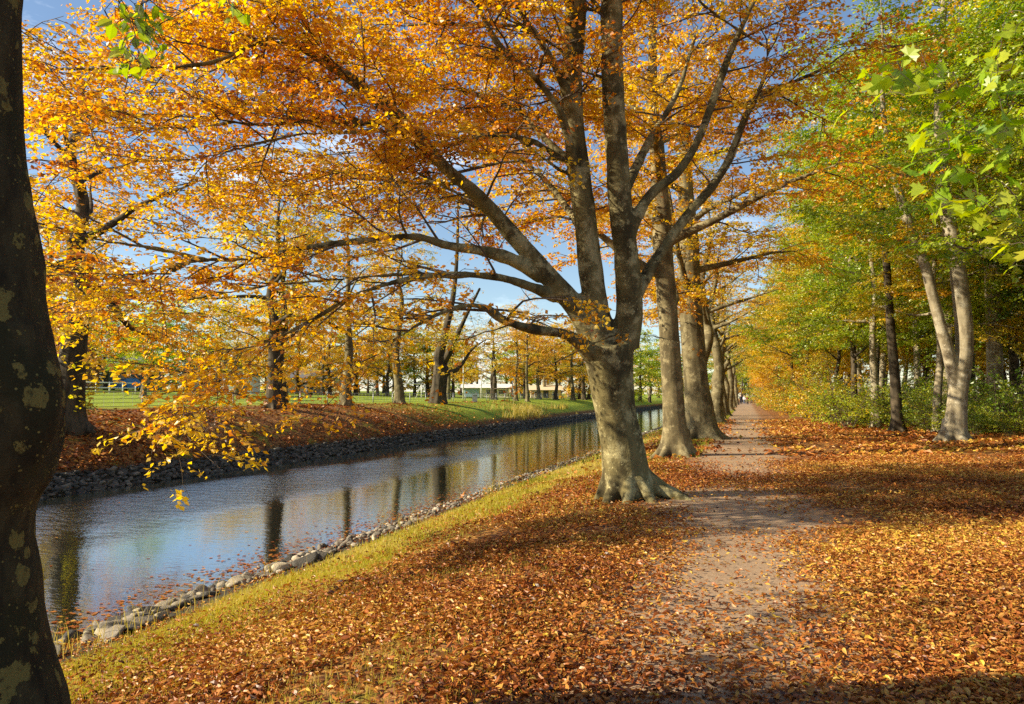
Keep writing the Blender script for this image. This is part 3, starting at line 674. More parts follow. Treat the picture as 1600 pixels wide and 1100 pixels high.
row_tree('beech_tree', 'third beech in the path row, very thick grey trunk right behind the slim pale one', None,
         [(1096, 696, 27.4, 62), (1095, 678, 27.4, 46), (1091, 640, 27.4, 41), (1087, 590, 27.4, 38), (1083, 540, 27.4, 37), (1080, 490, 27.4, 36), (1077, 440, 27.4, 34), (1076, 380, 27.4, 33)], 10, 52, 5.8, 13.5, 4.2)
S_row2 = dict(S_row); S_row2.update(sec_sp=0.5, ter_sp=0.24, leaf_sp=0.05)
rowA = auto_tree('beech_tree', 'fourth beech in the path row, slender trunk beyond the thick grey one', (-1.75, 36, zg(-1.75, 36)), 61, 12.5, 0.36, 4.2, 4.6, 11, S_row2, M_bark_far, M_gold, GROW)
rowB = auto_tree('beech_tree', 'fifth beech in the path row, with a yellow crown over the far path', (-1.7, 45, zg(-1.7, 45)), 67, 13, 0.42, 4.8, 4.6, 11, S_row2, M_bark_far, M_yellow, GROW)
for k, (yy, pr) in enumerate([(53, 0), (61, 1), (70, 0), (80, 1), (91, 0), (103, 1), (117, 0), (133, 1), (152, 0)]):
    clone((rowA, rowB)[pr], (-1.75 + 0.15 * math.sin(k * 3), yy, zg(-1.75, yy)), k * 1.9 + 0.5, 0.95 + 0.08 * math.sin(k * 2.3),
          'distant beech in the path row, small trunk near the vanishing point', GROW, (M_gold, M_yellow, M_lime)[k % 3])

# spotted trunk at the left edge of the view
dl = 3.2
lt = [(-75, 1330, dl, 460), (-75, 1230, dl, 395), (-75, 1100, dl, 334), (-75, 1000, dl, 296), (-72, 920, dl, 268), (-72, 850, dl, 244), (-64, 770, dl, 244), (-45, 700, dl, 280), (-42, 640, dl, 284), (-42, 570, dl, 268), (-50, 480, dl, 248), (-58, 400, dl, 236), (-62, 300, dl, 222), (-70, 200, dl, 214), (-75, 0, dl, 216), (-70, -300, dl, 206), (-60, -700, dl, 180), (-40, -1300, dl, 130), (0, -2000, dl, 70)]
lt = [(u - 20, v, d, wp) for u, v, d, wp in lt]
llimbs = [limb_px(lt, 60, None)]
pl = llimbs[0][0]
burl = [limb_px([(-20, 540, dl - .05, 160), (20, 620, dl - .05, 140), (38, 668, dl - .05, 104), (20, 720, dl - .05, 80)], 8, None)]
lr = np.random.default_rng(9)
for k in range(9):
    hi = np.nonzero(pl[:, 2] > 5.2)[0]; i = int(hi[min(k, len(hi) - 2)]); a = 0.3 + k * 2.4
    c = curve(lr, pl[i], np.array([math.cos(a), math.sin(a), 0.7]), 3.6 - 0.2 * k, 8, 0.08, 0.02); llimbs.append((c, np.linspace(0.09, 0.012, len(c)), 0.25))
hang = limb_px([(-60, -520, 3.3, 60), (20, -480, 3.6, 24), (110, -340, 4.0, 12), (180, -150, 4.3, 6), (215, -30, 4.4, 4), (225, 40, 4.4, 2)], 20, None)
llimbs.append(hang)
lbase = P(-75, 1270, dl); lbase[2] = zg(lbase[0], lbase[1])
def left_extra(rng):
    out = []
    for (u, v, su, sv, n) in ((205, 25, 28, 22, 16), (230, 15, 20, 16, 10), (195, 85, 18, 12, 8), (360, 0, 10, 14, 4)):
        for k in range(n):
            out.append((P(u + rng.normal(0, su), v + rng.normal(0, sv) - 10, 4.4 + rng.normal(0, 0.12)) - lbase, norm(np.array([rng.normal(0, .6), rng.normal(0, .6), -0.8])), 0.14, 0.62 + rng.normal(0, 0.1)))
    return out
S_left = dict(sec_sp=0.6, sec_len=1.4, ter_sp=0.3, ter_len=0.4, leaf_sp=0.05, leaf=0.085, tint=0.5, tsd=0.1, subs=1, tmpl=T_BEE, extra=left_extra, spread=0.02)
tree('beech_tree', 'old dark trunk with round yellow lichen spots and a burl, cropped by the left edge', lbase, llimbs + burl, S_left, M_bark_left, M_lime, 21, 0.022, sides=24,
     disp=(0.032, 4.0, 8, (1, 1, 0.6), 4))
# unseen beech added off the row behind the viewpoint to shade the foreground
S_back = dict(sec_sp=0.55, sec_len=2.0, ter_sp=0.28, ter_len=0.7, leaf_sp=0.05, leaf=0.10, tint=0.5, tsd=0.1, subs=2, tipr=0.006, twr=0.005)
auto_tree('beech_tree', 'unseen beech added behind the viewpoint to shade the leafy foreground', (-5.6, -2.8, zg(-5.6, -2.8)), 77, 12, 0.4, 3.0, 6.2, 15, S_back, M_bark_far, M_gold, voxel=0.06, up=0.35)

# ------------------------------------------------------------------ far bank
S_far = dict(sec_sp=0.54, sec_len=2.3, ter_sp=0.28, ter_len=0.9, leaf_sp=0.050, leaf=0.14, tint=0.55, tsd=0.12, flat=0.6, sflat=0.6, droop=0.15, subs=2, tipr=0.008, twr=0.007, sides=3, spread=0.06)
ivy = dict(S_far)
def ivy_extra(rng):
    out = []
    for k in range(260):
        z = rng.uniform(0.5, 6.5); a = rng.uniform(0, 6.28); r = 0.55 + rng.uniform(0, .08)
        out.append((np.array([math.cos(a) * r, math.sin(a) * r, z]), norm(np.array([math.cos(a), math.sin(a), 0.3])), 0.25, 0.9 + rng.normal(0, .05)))
    return out
ivy['extra'] = ivy_extra; ivy['tint'] = 0.45
auto_tree('old_tree', 'massive dark ivy-clad trunk with drooping branches on the far bank, leftmost there', at_ux(108, -21.0), 81, 13, 0.50, 4.0, 6.5, 12, ivy, M_bark_dark, M_gold, low=0.5)
farA = auto_tree('park_tree', 'twin-stemmed golden tree on the far bank above the dark leaf pile', at_ux(428, -23.4), 83, 13, 0.40, 4.2, 5.4, 11, S_far, M_bark_dark, M_yellow, low=0.35)
farB = auto_tree('park_tree', 'golden tree with straight pale trunk on the far bank, between twin-stemmed tree and shaded trunk', at_ux(541, -23.6), 89, 13.5, 0.34, 4.4, 5.0, 11, S_far, M_bark_far, M_gold, low=0.35)
farC = auto_tree('park_tree', 'far bank tree with dark-footed trunk between pale golden tree and forked dark tree', at_ux(624, -24.0), 97, 13.5, 0.36, 4.6, 4.8, 10, S_far, M_bark_far, M_yellow, low=0.3)
clone(farA, at_ux(440, -24.2), 2.2, 0.85, 'slim trunk standing tight against the twin-stemmed golden tree on the far bank')
# forked dark tree, thin crown
fx = np.array(at_ux(686, -23.6)); fd = float((fx - CAM) @ cf)
fl = [limb_px([(684, 632, fd, 34), (685, 615, fd, 26), (688, 590, fd, 24), (689, 572, fd, 24)], 10, None),
      limb_px([(688, 578, fd, 20), (686, 555, fd, 17), (692, 535, fd, 14), (699, 505, fd, 11), (706, 475, fd, 9), (712, 430, fd, 7), (715, 370, fd, 5), (716, 300, fd, 3)], 20, 0.55),
      limb_px([(689, 580, fd, 18), (694, 565, fd, 13), (705, 545, fd - .5, 11), (716, 520, fd - 1, 8), (730, 490, fd - 1.4, 6), (750, 450, fd - 2, 4)], 16, 0.6),
      limb_px([(690, 590, fd, 12), (700, 583, fd, 8), (715, 577, fd, 7), (728, 560, fd, 5), (738, 545, fd, 4), (760, 530, fd, 2)], 14, 0.7)]
S_thin = dict(S_far); S_thin.update(sec_sp=1.0, leaf_sp=0.14, ter_sp=0.5)
tree('forked_tree', 'dark forked tree with few leaves on the far bank, low limb to its right', fx, fl, S_thin, M_bark_dark, M_yellow, 31, 0.05, sides=9)
clone(farC, at_ux(806, -24.4), 1.1, (0.62, 0.62, 0.8), 'thin grey trunk on the far bank, left one of a close pair')
clone(farB, at_ux(824, -23.0), 2.9, (0.62, 0.62, 0.85), 'thin dark trunk on the far bank, right one of a close pair')
clone(farA, at_ux(868, -25.0), 4.1, 0.7, 'small golden tree on the far bank, right of the close pair of thin trunks')
clone(farC, at_ux(895, -23.5), 5.0, 0.9, 'golden far bank tree with low shoots round its foot, beside the leaning beech')
for k, u in enumerate([912, 1000, 1014, 1028, 1040, 1062]):
    clone((farA, farB, farC)[k % 3], at_ux(u, -23.5 + 0.8 * math.sin(k * 2)), k * 1.3, 0.9, 'distant golden tree on the far bank seen past the beech trunks', 'distant trees along the far bank', (M_yellow, M_gold, M_lime)[k % 3])

for k, (u, X, q, s_, lm) in enumerate([(70, -27, 1, .85, M_gold), (225, -40, 2, .6, M_lime), (370, -44, 2, .6, M_yellow), (505, -48, 0, .65, M_gold), (590, -46, 1, .65, M_yellow), (735, -42, 0, .85, M_yellow), (850, -30, 1, .9, M_gold), (772, -27.5, 0, .85, M_yellow), (842, -27, 2, .85, M_gold), (700, -29, 1, .8, M_yellow), (790, -46, 2, .9, M_lime)]):
    clone((farA, farB, farC)[q], at_ux(u, X), k * 2.1 + 1, (s_, s_, s_ * 0.8), 'golden tree standing on the lawn just behind the wire fence', 'golden trees behind the wire fence', lm)
# trees beyond the playing field
S_bg = dict(sec_sp=0.6, sec_len=2.4, ter_sp=0.34, ter_len=1.0, leaf_sp=0.065, leaf=0.27, tint=0.5, tsd=0.14, subs=1, tipr=0.012, twr=0.012, sides=3, spread=0.12)
def bg_pt(u, d):
    p = P(u, 600, d); return (p[0], p[1], zg(p[0], p[1]) - 0.05)
bgA = auto_tree('field_tree', 'olive green tree beyond the sports field, left of the white house', bg_pt(235, 92), 101, 11, 0.28, 0.9, 4.2, 14, S_bg, M_bark_dark, M_lime, voxel=0.09, flare=False)
bgB = auto_tree('field_tree', 'bushy dark green tree beyond the sports field, left of the forked dark tree', bg_pt(648, 98), 103, 9, 0.25, 0.5, 3.4, 13, S_bg, M_bark_dark, M_green, voxel=0.09, flare=False)
S_bare = dict(S_bg); S_bare.update(leaf_sp=0.5, ter_sp=0.35, leaf=0.2)
bgC = auto_tree('bare_tree', 'almost leafless tree beyond the sports field, right of the forked dark tree', bg_pt(770, 105), 107, 12, 0.25, 2.5, 4.0, 12, S_bare, M_bark_dark, M_gold, voxel=0.09, flare=False)
bgl = {0: 'yellow green tree on the far side of the sports field', 1: 'deep green tree on the far side of the sports field', 2: 'near leafless tree on the far side of the sports field'}
bgg = {0: 'yellow green trees beyond the field', 1: 'deep green trees beyond the field', 2: 'leafless trees beyond the field'}
for k, (u, d, q, s_, lm) in enumerate([(60, 70, 0, 1.2, M_gold), (130, 118, 1, 1.15, M_green), (165, 90, 0, .9, M_lime), (200, 125, 1, 1.3, M_dark), (275, 95, 2, .8, None), (300, 135, 2, 1.0, None), (340, 128, 0, .9, M_lime), (395, 120, 2, .9, None), (470, 130, 2, 1.0, None),
        (500, 118, 0, .9, M_yellow), (560, 130, 1, 1.1, M_dark), (590, 110, 2, .9, None), (600, 140, 0, 1.2, M_yellow), (720, 125, 0, .8, M_lime), (745, 140, 2, 1.1, None), (800, 135, 2, 1.1, None), (830, 120, 0, 1.0, M_yellow), (855, 130, 0, 1.2, M_yellow),
        (890, 140, 0, 1.3, M_gold), (920, 120, 1, 1.2, M_green), (960, 150, 0, 1.3, M_yellow), (1000, 150, 0, 1.4, M_lime), (1040, 170, 0, 1.4, M_yellow), (1080, 200, 0, 1.5, M_yellow), (700, 150, 1, 1.2, M_green), (675, 130, 0, .9, M_lime), (735, 118, 0, .7, M_yellow), (790, 122, 1, 1.0, M_lime), (815, 150, 0, 1.2, M_gold), (845, 118, 1, .9, M_lime), (875, 125, 0, 1.0, M_yellow), (905, 115, 1, 1.0, M_yellow),
        (935, 140, 0, 1.2, M_gold), (980, 130, 1, 1.2, M_lime), (1015, 160, 1, 1.4, M_lime), (1060, 180, 1, 1.5, M_green), (1100, 215, 0, 1.7, M_lime), (1128, 225, 1, 1.9, M_green), (1150, 228, 1, 2.2, M_dark), (1172, 222, 1, 2.2, M_green), (1195, 225, 0, 1.9, M_lime), (1162, 260, 1, 3.0, M_dark),
        (530, 140, 0, 1.1, M_lime), (575, 125, 0, .8, M_gold), (615, 120, 2, .9, None), (445, 140, 0, 1.0, M_lime), (415, 110, 0, .8, M_yellow), (365, 140, 1, 1.0, M_green), (310, 120, 0, .8, M_yellow), (255, 140, 0, 1.1, M_lime), (215, 110, 0, .8, M_yellow), (100, 100, 0, 1.1, M_gold), (75, 120, 0, 1.4, M_yellow), (345, 92, 0, 1.1, M_yellow), (385, 96, 0, 1.0, M_gold), (425, 90, 0, 1.05, M_yellow), (465, 100, 0, 1.2, M_gold), (515, 92, 0, 1.0, M_yellow), (556, 98, 0, 1.1, M_gold), (605, 94, 0, 1.0, M_yellow), (668, 100, 0, 1.15, M_yellow), (708, 98, 0, 0.9, M_gold), (295, 94, 0, 1.0, M_lime), (180, 104, 0, 1.2, M_yellow), (820, 104, 0, 1.0, M_gold)]):
    clone((bgA, bgB, bgC)[q], bg_pt(u, d), k * 1.7, s_, bgl[q], bgg[q], lm)

# ------------------------------------------------------------------ forest on the right
def xedge(y): return float(np.interp(y, [8, 16, 21, 27, 32, 38, 50, 70, 120], [13, 11, 9.2, 7.2, 5.6, 4.6, 4.2, 3.8, 3.4]))
S_for = dict(sec_sp=0.38, sec_len=2.2, ter_sp=0.19, ter_len=0.8, leaf_sp=0.036, leaf=0.115, tint=0.6, tsd=0.13, flat=0.55, sflat=0.55, droop=0.12, subs=2, tipr=0.006, twr=0.005, sides=3, spread=0.05)
def stem_tree(name, label, stems, seed, crad, K, zlo, S, bark, lm, voxel=0.04, bias=(-0.35, -0.2)):
    rng = np.random.default_rng(seed); limbs = []
    for px, up in stems:
        tp, tr, _ = limb_px(px, 26, None); c = curve(rng, tp[-1], norm(norm(tp[-1] - tp[-3]) * 0.5 + ZZ * 0.5), up, 8, 0.05, 0.04)
        pts = np.vstack([tp, c[1:]]); rad = np.concatenate([tr, np.linspace(tr[-1], 0.02, len(c))[1:]]); limbs.append((pts, rad, 0.5))
        a = rng.uniform(0, 6)
        for k in range(K):
            z = zlo + (pts[-1, 2] - zlo) * (k + .2) / K * 0.95; i = int(np.argmin(np.abs(pts[:, 2] - z))); a += 2.4
            d = np.array([math.cos(a) + bias[0], math.sin(a) + bias[1], rng.uniform(0.0, 0.7)]); f = 1 - 0.6 * ((z - zlo) / (pts[-1, 2] - zlo)) ** 1.5
            cc = curve(rng, pts[i], d, crad * f * rng.uniform(0.7, 1.2), 8, 0.1, 0.0); limbs.append((cc, np.linspace(min(rad[i] * 0.35, 0.032), 0.008, len(cc)), 0.2))
    base = limbs[0][0][0].copy(); base[2] = zg(base[0], base[1])
    return tree(name, label, base, limbs, S, bark, lm, seed + 2, voxel, None, sides=10, disp=(0.008, 3, seed, (1, 1, .5)), roots=[(p + base, r) for p, r in root_flare(rng, limbs[0][1][3])])
d1 = 24.2
stem_tree('forest_tree', 'pale smooth tree forking into a V of two curved stems at the forest edge',
          [([(1492, 712, d1, 44), (1493, 695, d1, 36), (1494, 650, d1, 31), (1498, 605, d1, 28), (1505, 565, d1, 27), (1507, 520, d1, 26), (1500, 450, d1, 25), (1490, 380, d1, 23), (1476, 320, d1, 21), (1470, 240, d1, 19), (1468, 150, d1, 16)], 6),
           ([(1494, 620, d1, 20), (1490, 590, d1, 19), (1480, 545, d1, 18), (1470, 510, d1, 17), (1457, 460, d1, 16), (1447, 420, d1, 16), (1425, 365, d1, 15), (1408, 310, d1, 13), (1390, 250, d1, 11)], 6)], 201, 3.6, 7, 7.0, S_for, M_bark_pale, M_lime)
d2 = 31
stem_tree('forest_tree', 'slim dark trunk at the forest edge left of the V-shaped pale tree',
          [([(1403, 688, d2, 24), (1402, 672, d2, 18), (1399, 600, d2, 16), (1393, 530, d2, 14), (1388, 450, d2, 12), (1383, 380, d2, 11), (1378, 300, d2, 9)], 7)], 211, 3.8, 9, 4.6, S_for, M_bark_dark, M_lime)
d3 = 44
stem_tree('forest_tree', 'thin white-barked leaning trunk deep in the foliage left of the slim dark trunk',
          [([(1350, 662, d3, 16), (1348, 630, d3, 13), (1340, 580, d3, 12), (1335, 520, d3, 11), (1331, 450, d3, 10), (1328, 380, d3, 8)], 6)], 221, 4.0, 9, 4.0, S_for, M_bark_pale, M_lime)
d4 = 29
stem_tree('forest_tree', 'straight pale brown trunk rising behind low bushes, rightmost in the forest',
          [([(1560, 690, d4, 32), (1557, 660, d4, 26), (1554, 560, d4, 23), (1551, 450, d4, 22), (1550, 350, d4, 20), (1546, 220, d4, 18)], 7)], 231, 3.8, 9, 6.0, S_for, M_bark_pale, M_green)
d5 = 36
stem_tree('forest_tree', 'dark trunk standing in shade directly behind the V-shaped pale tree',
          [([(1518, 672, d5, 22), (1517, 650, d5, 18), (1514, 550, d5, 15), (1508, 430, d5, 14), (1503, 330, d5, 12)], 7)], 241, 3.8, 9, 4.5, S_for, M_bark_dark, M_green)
fv = [auto_tree('forest_tree', 'yellow green tree in the forest with a low spreading crown over the path', (6.6, 22.5, zg(6.6, 22.5)), 301, 18, 0.20, 4.8, 5.6, 18, S_for, M_bark_pale, M_lime, 'yellow green trees of the forest', low=0.4),
      auto_tree('forest_tree', 'green tree in the forest right of the path', (11.5, 33, zg(11.5, 33)), 307, 19, 0.22, 4.0, 5.2, 18, S_for, M_bark_dark, M_green, 'green trees of the forest', low=0.3),
      auto_tree('forest_tree', 'golden tree in the forest right of the path', (5.6, 52, zg(5.6, 52)), 311, 12, 0.18, 2.4, 4.6, 13, S_for, M_bark_dark, M_yellow, 'golden trees of the forest', low=0.4)]
fr = np.random.default_rng(17)
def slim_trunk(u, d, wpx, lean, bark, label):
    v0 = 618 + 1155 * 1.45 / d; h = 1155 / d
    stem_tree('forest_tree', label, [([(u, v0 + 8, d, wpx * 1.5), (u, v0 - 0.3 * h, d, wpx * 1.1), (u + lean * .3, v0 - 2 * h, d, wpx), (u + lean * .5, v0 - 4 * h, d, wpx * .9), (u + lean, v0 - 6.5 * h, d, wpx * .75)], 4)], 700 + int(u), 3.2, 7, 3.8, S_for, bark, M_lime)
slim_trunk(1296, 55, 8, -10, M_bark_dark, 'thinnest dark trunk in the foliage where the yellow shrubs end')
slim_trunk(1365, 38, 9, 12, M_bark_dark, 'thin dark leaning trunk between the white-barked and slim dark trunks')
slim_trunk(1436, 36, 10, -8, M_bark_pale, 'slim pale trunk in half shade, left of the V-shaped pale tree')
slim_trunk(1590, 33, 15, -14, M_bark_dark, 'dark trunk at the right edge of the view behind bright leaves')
fv[0].location = (9.6, 17.0, zg(9.6, 17))
spots = [(8.6, 23.5, 0), (10.8, 21, 1), (7.2, 33, 0), (5.9, 39, 0), (5.6, 44, 1), (7.5, 48, 0), (4.3, 58, 2), (6.5, 64, 0), (4.0, 68, 2), (4.2, 78, 2), (5.4, 88, 0), (4.0, 98, 2), (4.4, 115, 0), (4, 132, 2), (4.5, 150, 0), (13, 18, 1), (12, 25.5, 0), (9.8, 28.5, 0), (12.5, 22, 0), (14, 29, 1), (8.4, 37, 0), (11, 39, 0), (15, 24, 0), (10, 43, 0), (13.5, 35, 0), (17, 31, 1), (3.0, 172, 0), (-1, 185, 1), (1, 200, 0), (-4, 200, 2), (5, 195, 1), (9, 160, 1)]
for k in range(62):
    y = fr.uniform(24, 110); spots.append((xedge(y) + 3.5 + fr.uniform(0, 1) ** 1.3 * (10 + y * 0.35), y, int(fr.choice([0, 1, 1, 0, 2]))))
for k, (x, y, q) in enumerate(spots):
    lm = {0: (M_lime, M_lime, M_yellow)[k % 3], 1: (M_green, M_lime, M_green)[k % 3], 2: (M_yellow, M_gold)[k % 2]}[q]
    lab = {'yellow green leaf': ('yellow green tree standing in the forest right of the path', 'yellow green trees of the forest'), 'green leaf': ('green tree standing in the forest right of the path', 'green trees of the forest')}.get(lm.name, ('golden tree standing in the forest right of the path', 'golden trees of the forest'))
    clone(fv[q], (x, y, zg(x, y)), fr.uniform(0, 6.28), fr.uniform(0.85, 1.2), lab[0], lab[1], lm)
for e, lab in ((fv[0], 'yellow green tree standing in the forest right of the path'), (fv[1], 'green tree standing in the forest right of the path'), (fv[2], 'golden tree standing in the forest right of the path')):
    e['label'] = lab

# undergrowth
def shrub(name, label, loc, seed, h, r, S, lm, group):
    rng = np.random.default_rng(seed); limbs = []
    for k in range(11):
        a = k * 2.4 + rng.normal(0, .3); d = np.array([math.cos(a) * rng.uniform(.2, 1.0), math.sin(a) * rng.uniform(.2, 1.0), 1.0])
        c = curve(rng, np.array([rng.normal(0, .15), rng.normal(0, .15), -0.1]), d, h * rng.uniform(0.6, 1.15), 8, 0.10, -0.03); limbs.append((c, np.linspace(0.022, 0.006, len(c)), 0.15))
    e = empty(name, loc, label, 'shrub', group); g = Geo()
    for p, rd, t in limbs: tube(g, p, rd, 5)
    put('stem', g.mesh('stem', True), M_bark_twig, e)
    wd, lf = crown(rng, limbs, S); put('branchwork', wd.mesh('branchwork', True), M_bark_twig, e); put('foliage', lf.mesh('foliage'), lm, e)
    return e
S_sh = dict(sec_sp=0.24, sec_len=0.95, ter_sp=0.17, ter_len=0.45, leaf_sp=0.05, leaf=0.085, tint=0.5, tsd=0.14, flat=0.6, sflat=0.7, droop=0.1, subs=1, tipr=0.004, twr=0.003, sides=3, spread=0.04)
SHG = {M_green: ('green shrub in the forest undergrowth right of the path', 'green shrubs of the undergrowth'), M_lime: ('yellow green shrub in the forest undergrowth right of the path', 'yellow green shrubs of the undergrowth'),
       M_yellow: ('yellow shrub along the right side of the distant path', 'yellow shrubs along the path'), M_gold: ('orange gold shrub along the right side of the distant path', 'orange shrubs along the path')}
sv = [shrub('shrub', SHG[M_green][0], (8.6, 30, zg(8.6, 30)), 401, 2.2, 1.5, S_sh, M_green, SHG[M_green][1]), shrub('shrub', SHG[M_lime][0], (7.2, 36, zg(7.2, 36)), 405, 3.0, 1.8, S_sh, M_lime, SHG[M_lime][1])]
for k in range(100):
    if k < 26: y = 38 + k * 3.6; x = xedge(y) + fr.uniform(-0.4, 0.8); lm = (M_yellow, M_gold, M_yellow, M_lime)[k % 4] if y > 44 else M_lime
    elif k < 60: y = fr.uniform(19, 44); x = xedge(y) + 1.0 + fr.uniform(0, 3.5); lm = (M_green, M_lime, M_green)[k % 3]
    else: y = fr.uniform(24, 70); x = xedge(y) + 3 + fr.uniform(0, 12); lm = (M_green, M_lime, M_green, M_lime)[k % 4]
    s_ = fr.uniform(0.7, 1.3) * (1.25 if k < 26 else 0.9 if k < 60 else 1.2)
    if 26 <= k < 60: s_ *= 0.5 if y < 30 else 0.62
    if k >= 60 and k % 2: continue
    clone(sv[k % 2], (x, y, zg(x, y)), fr.uniform(0, 6.28), s_, SHG[lm][0], SHG[lm][1], lm)

# maple reaching in from the right
mb = np.array([5.6, 6.2, 0]); mb[2] = zg(5.6, 6.2)
dm = 4.9
ml = [(smooth_path([mb - ZZ * .2, mb + [0, 0, 1], mb + [-.1, 0, 3], mb + [-.1, .1, 5], mb + [0, 0, 8]], [.24, .17, .14, .1, .03], 20)[0], smooth_path([mb, mb, mb, mb, mb], [.24, .17, .14, .1, .03], 20)[1], None),]
def mlimb(lst): 
    p0 = mb + [-0.1, 0.05, lst[0]]; pts = [p0] + [P(*q) for q in lst[1]]; r = np.linspace(0.03, 0.004, len(pts)); p, r = smooth_path(pts, r, 18); return (p, r, None)
ml += [mlimb((3.6, [(1720, 170, 5.1), (1600, 165, 5.0), (1500, 130, dm), (1410, 105, dm)])), mlimb((3.3, [(1720, 260, 5.1), (1620, 240, 5.1), (1520, 210, 5.0), (1440, 190, 5.0)])),
       mlimb((2.9, [(1720, 330, 5.2), (1620, 320, 5.2), (1540, 300, 5.1), (1470, 290, 5.1)])), mlimb((4.0, [(1720, 30, 5.2), (1620, 40, 5.2), (1560, 30, 5.1)])), mlimb((2.7, [(1750, 400, 5.0), (1650, 380, 5.0), (1590, 400, 5.0)]))]
def maple_extra(rng):
    out = []
    for (u, v, su, sv_, n, t) in ((1440, 120, 38, 16, 20, .4), (1500, 130, 30, 20, 14, .5), (1560, 110, 30, 20, 14, .45), (1590, 50, 20, 20, 8, .4), (1480, 200, 36, 18, 18, .55), (1560, 200, 36, 26, 22, .6), (1460, 250, 22, 14, 9, .6), (1540, 260, 36, 20, 18, .6),
                          (1480, 310, 26, 10, 14, .4), (1560, 310, 36, 14, 22, .4), (1590, 370, 10, 30, 8, .2), (1600, 420, 6, 14, 3, .2), (1400, 100, 10, 8, 3, .3), (1590, 160, 20, 30, 12, .5)):
        for k in range(n):
            out.append((P(u + rng.normal(0, su), v + rng.normal(0, sv_), dm + rng.normal(0.1, .2)) - mb, norm(np.array([-0.7, -0.1, -0.35]) + rng.normal(0, .4, 3)), 0.10, t + rng.normal(0, .12)))
    return out
S_mp = dict(sec_sp=0.3, sec_len=0.5, ter_sp=0.2, ter_len=0.2, leaf_sp=0.09, leaf=0.115, asp=1.0, tint=0.45, tsd=.1, tmpl=T_MAP, extra=maple_extra, spread=0.02, twr=0.0015, upn=0.9)
tree('maple_tree', 'bright green maple branch with lobed leaves reaching in at upper right', mb, ml, S_mp, M_bark_dark, M_maple, 501, 0.03, sides=8)

# ------------------------------------------------------------------ stones
import bmesh
def stone_mesh(seed, sub=3, flat=0.55):
    bm = bmesh.new(); bmesh.ops.create_icosphere(bm, subdivisions=sub, radius=0.5); rng = np.random.default_rng(seed)
    co = np.array([v.co[:] for v in bm.verts])
    for k in range(14):
        n = norm(rng.normal(0, 1, 3)); h = rng.uniform(0.22, 0.40); dd = co @ n; co = co - np.maximum(dd - h, 0)[:, None] * n * 0.97
    co = co * (1 + 0.22 * (fbm(co * 2.5 + seed * 7.3, seed, 3)[:, None] - 0.5)) * np.array([1.1, 0.8, flat])
    for v, c in zip(bm.verts, co): v.co = c
    me = bpy.data.meshes.new('stone'); bm.to_mesh(me); bm.free()
    for p in me.polygons: p.use_smooth = True
    return me
SM = [stone_mesh(k, 3, 0.34 + 0.06 * (k % 4)) for k in range(10)]
for m_ in SM: m_.materials.append(None)
sr = np.random.default_rng(5)
stone_lab = {'pale stone': ('pale stone', 'pale stones'), 'grey stone': ('grey stone', 'grey stones'), 'dark wet stone': ('dark stone', 'dark stones')}
def in_view(x, y, z, m=1.03):
    q = np.array([x, y, z]) - CAM; d = q @ cf
    return d > 1 and abs(q @ cr) < d * 800 / F * m and abs(q @ cu) < d * 550 / F * m
near = []
for k in range(1900):
    t = sr.random(); y = 3.0 + 52 * t ** 1.5; x = -6.15 - 1.25 * sr.random() ** 1.1 + 0.25 * (fbm(np.array([[y * 0.5, 3.3]]), 8)[0] - 0.5)
    big = np.interp(y, [4, 9, 14], [1.35, 0.95, 0.5]); s_ = sr.uniform(0.12, 0.34) * big * (1.6 if sr.random() < 0.10 else 1.0)
    if fbm(np.array([[x * 1.2, y * 0.5]]), 19)[0] < 0.40: continue
    near.append((x, y, min(s_, 0.40)))
near = [q for q in near if in_view(q[0], q[1], -0.95)]
farst = []
for k in range(7500):
    t = sr.random(); y = 2 + 120 * t ** 1.6; x = -17.8 - 0.68 * sr.random() ** 1.2; farst.append((x, y, sr.uniform(0.12, 0.34)))
farst = [q for q in farst if in_view(q[0], q[1], -0.6)]
def size_px(q): return q[2] / np.linalg.norm(np.array([q[0], q[1], -1]) - CAM)
near.sort(key=size_px, reverse=True); farst.sort(key=size_px, reverse=True)
stuff_near = near[150:]; stuff_far = farst[145:]
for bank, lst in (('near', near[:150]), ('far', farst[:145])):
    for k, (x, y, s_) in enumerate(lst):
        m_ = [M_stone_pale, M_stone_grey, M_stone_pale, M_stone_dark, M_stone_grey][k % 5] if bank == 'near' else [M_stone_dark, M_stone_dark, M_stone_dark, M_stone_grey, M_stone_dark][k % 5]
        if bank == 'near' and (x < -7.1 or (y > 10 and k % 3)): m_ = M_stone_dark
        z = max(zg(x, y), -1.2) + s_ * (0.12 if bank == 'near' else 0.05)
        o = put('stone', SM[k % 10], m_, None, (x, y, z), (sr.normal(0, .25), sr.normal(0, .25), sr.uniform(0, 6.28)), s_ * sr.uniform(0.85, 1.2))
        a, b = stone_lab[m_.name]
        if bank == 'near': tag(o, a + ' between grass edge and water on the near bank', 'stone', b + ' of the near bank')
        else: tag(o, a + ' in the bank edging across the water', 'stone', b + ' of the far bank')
def stone_stuff(lst, name, mat, n0):
    g = Geo(); base = [];
    for k in range(6):
        m_ = stone_mesh(50 + k, 2, 0.55); base.append((np.array([v.co[:] for v in m_.vertices]), np.array([p.vertices[:] for p in m_.polygons]))); bpy.data.meshes.remove(m_)
    for k, (x, y, s_) in enumerate(lst):
        v, f = base[k % 6]; a = sr.uniform(0, 6.28); rot = np.array(Matrix.Rotation(a, 3, 'Z') @ Matrix.Rotation(sr.normal(0, .3), 3, 'X'))
        g.add(v @ rot.T * s_ + [x, y, max(zg(x, y), -1.2) + s_ * 0.12], f, max(0.0, sr.normal(0.2, 0.8)))
    o = put(name, g.mesh(name, True), mat); tag(o, kind='stuff'); return o
stone_stuff(stuff_near, 'small_stones', M_stone_grey, 0)
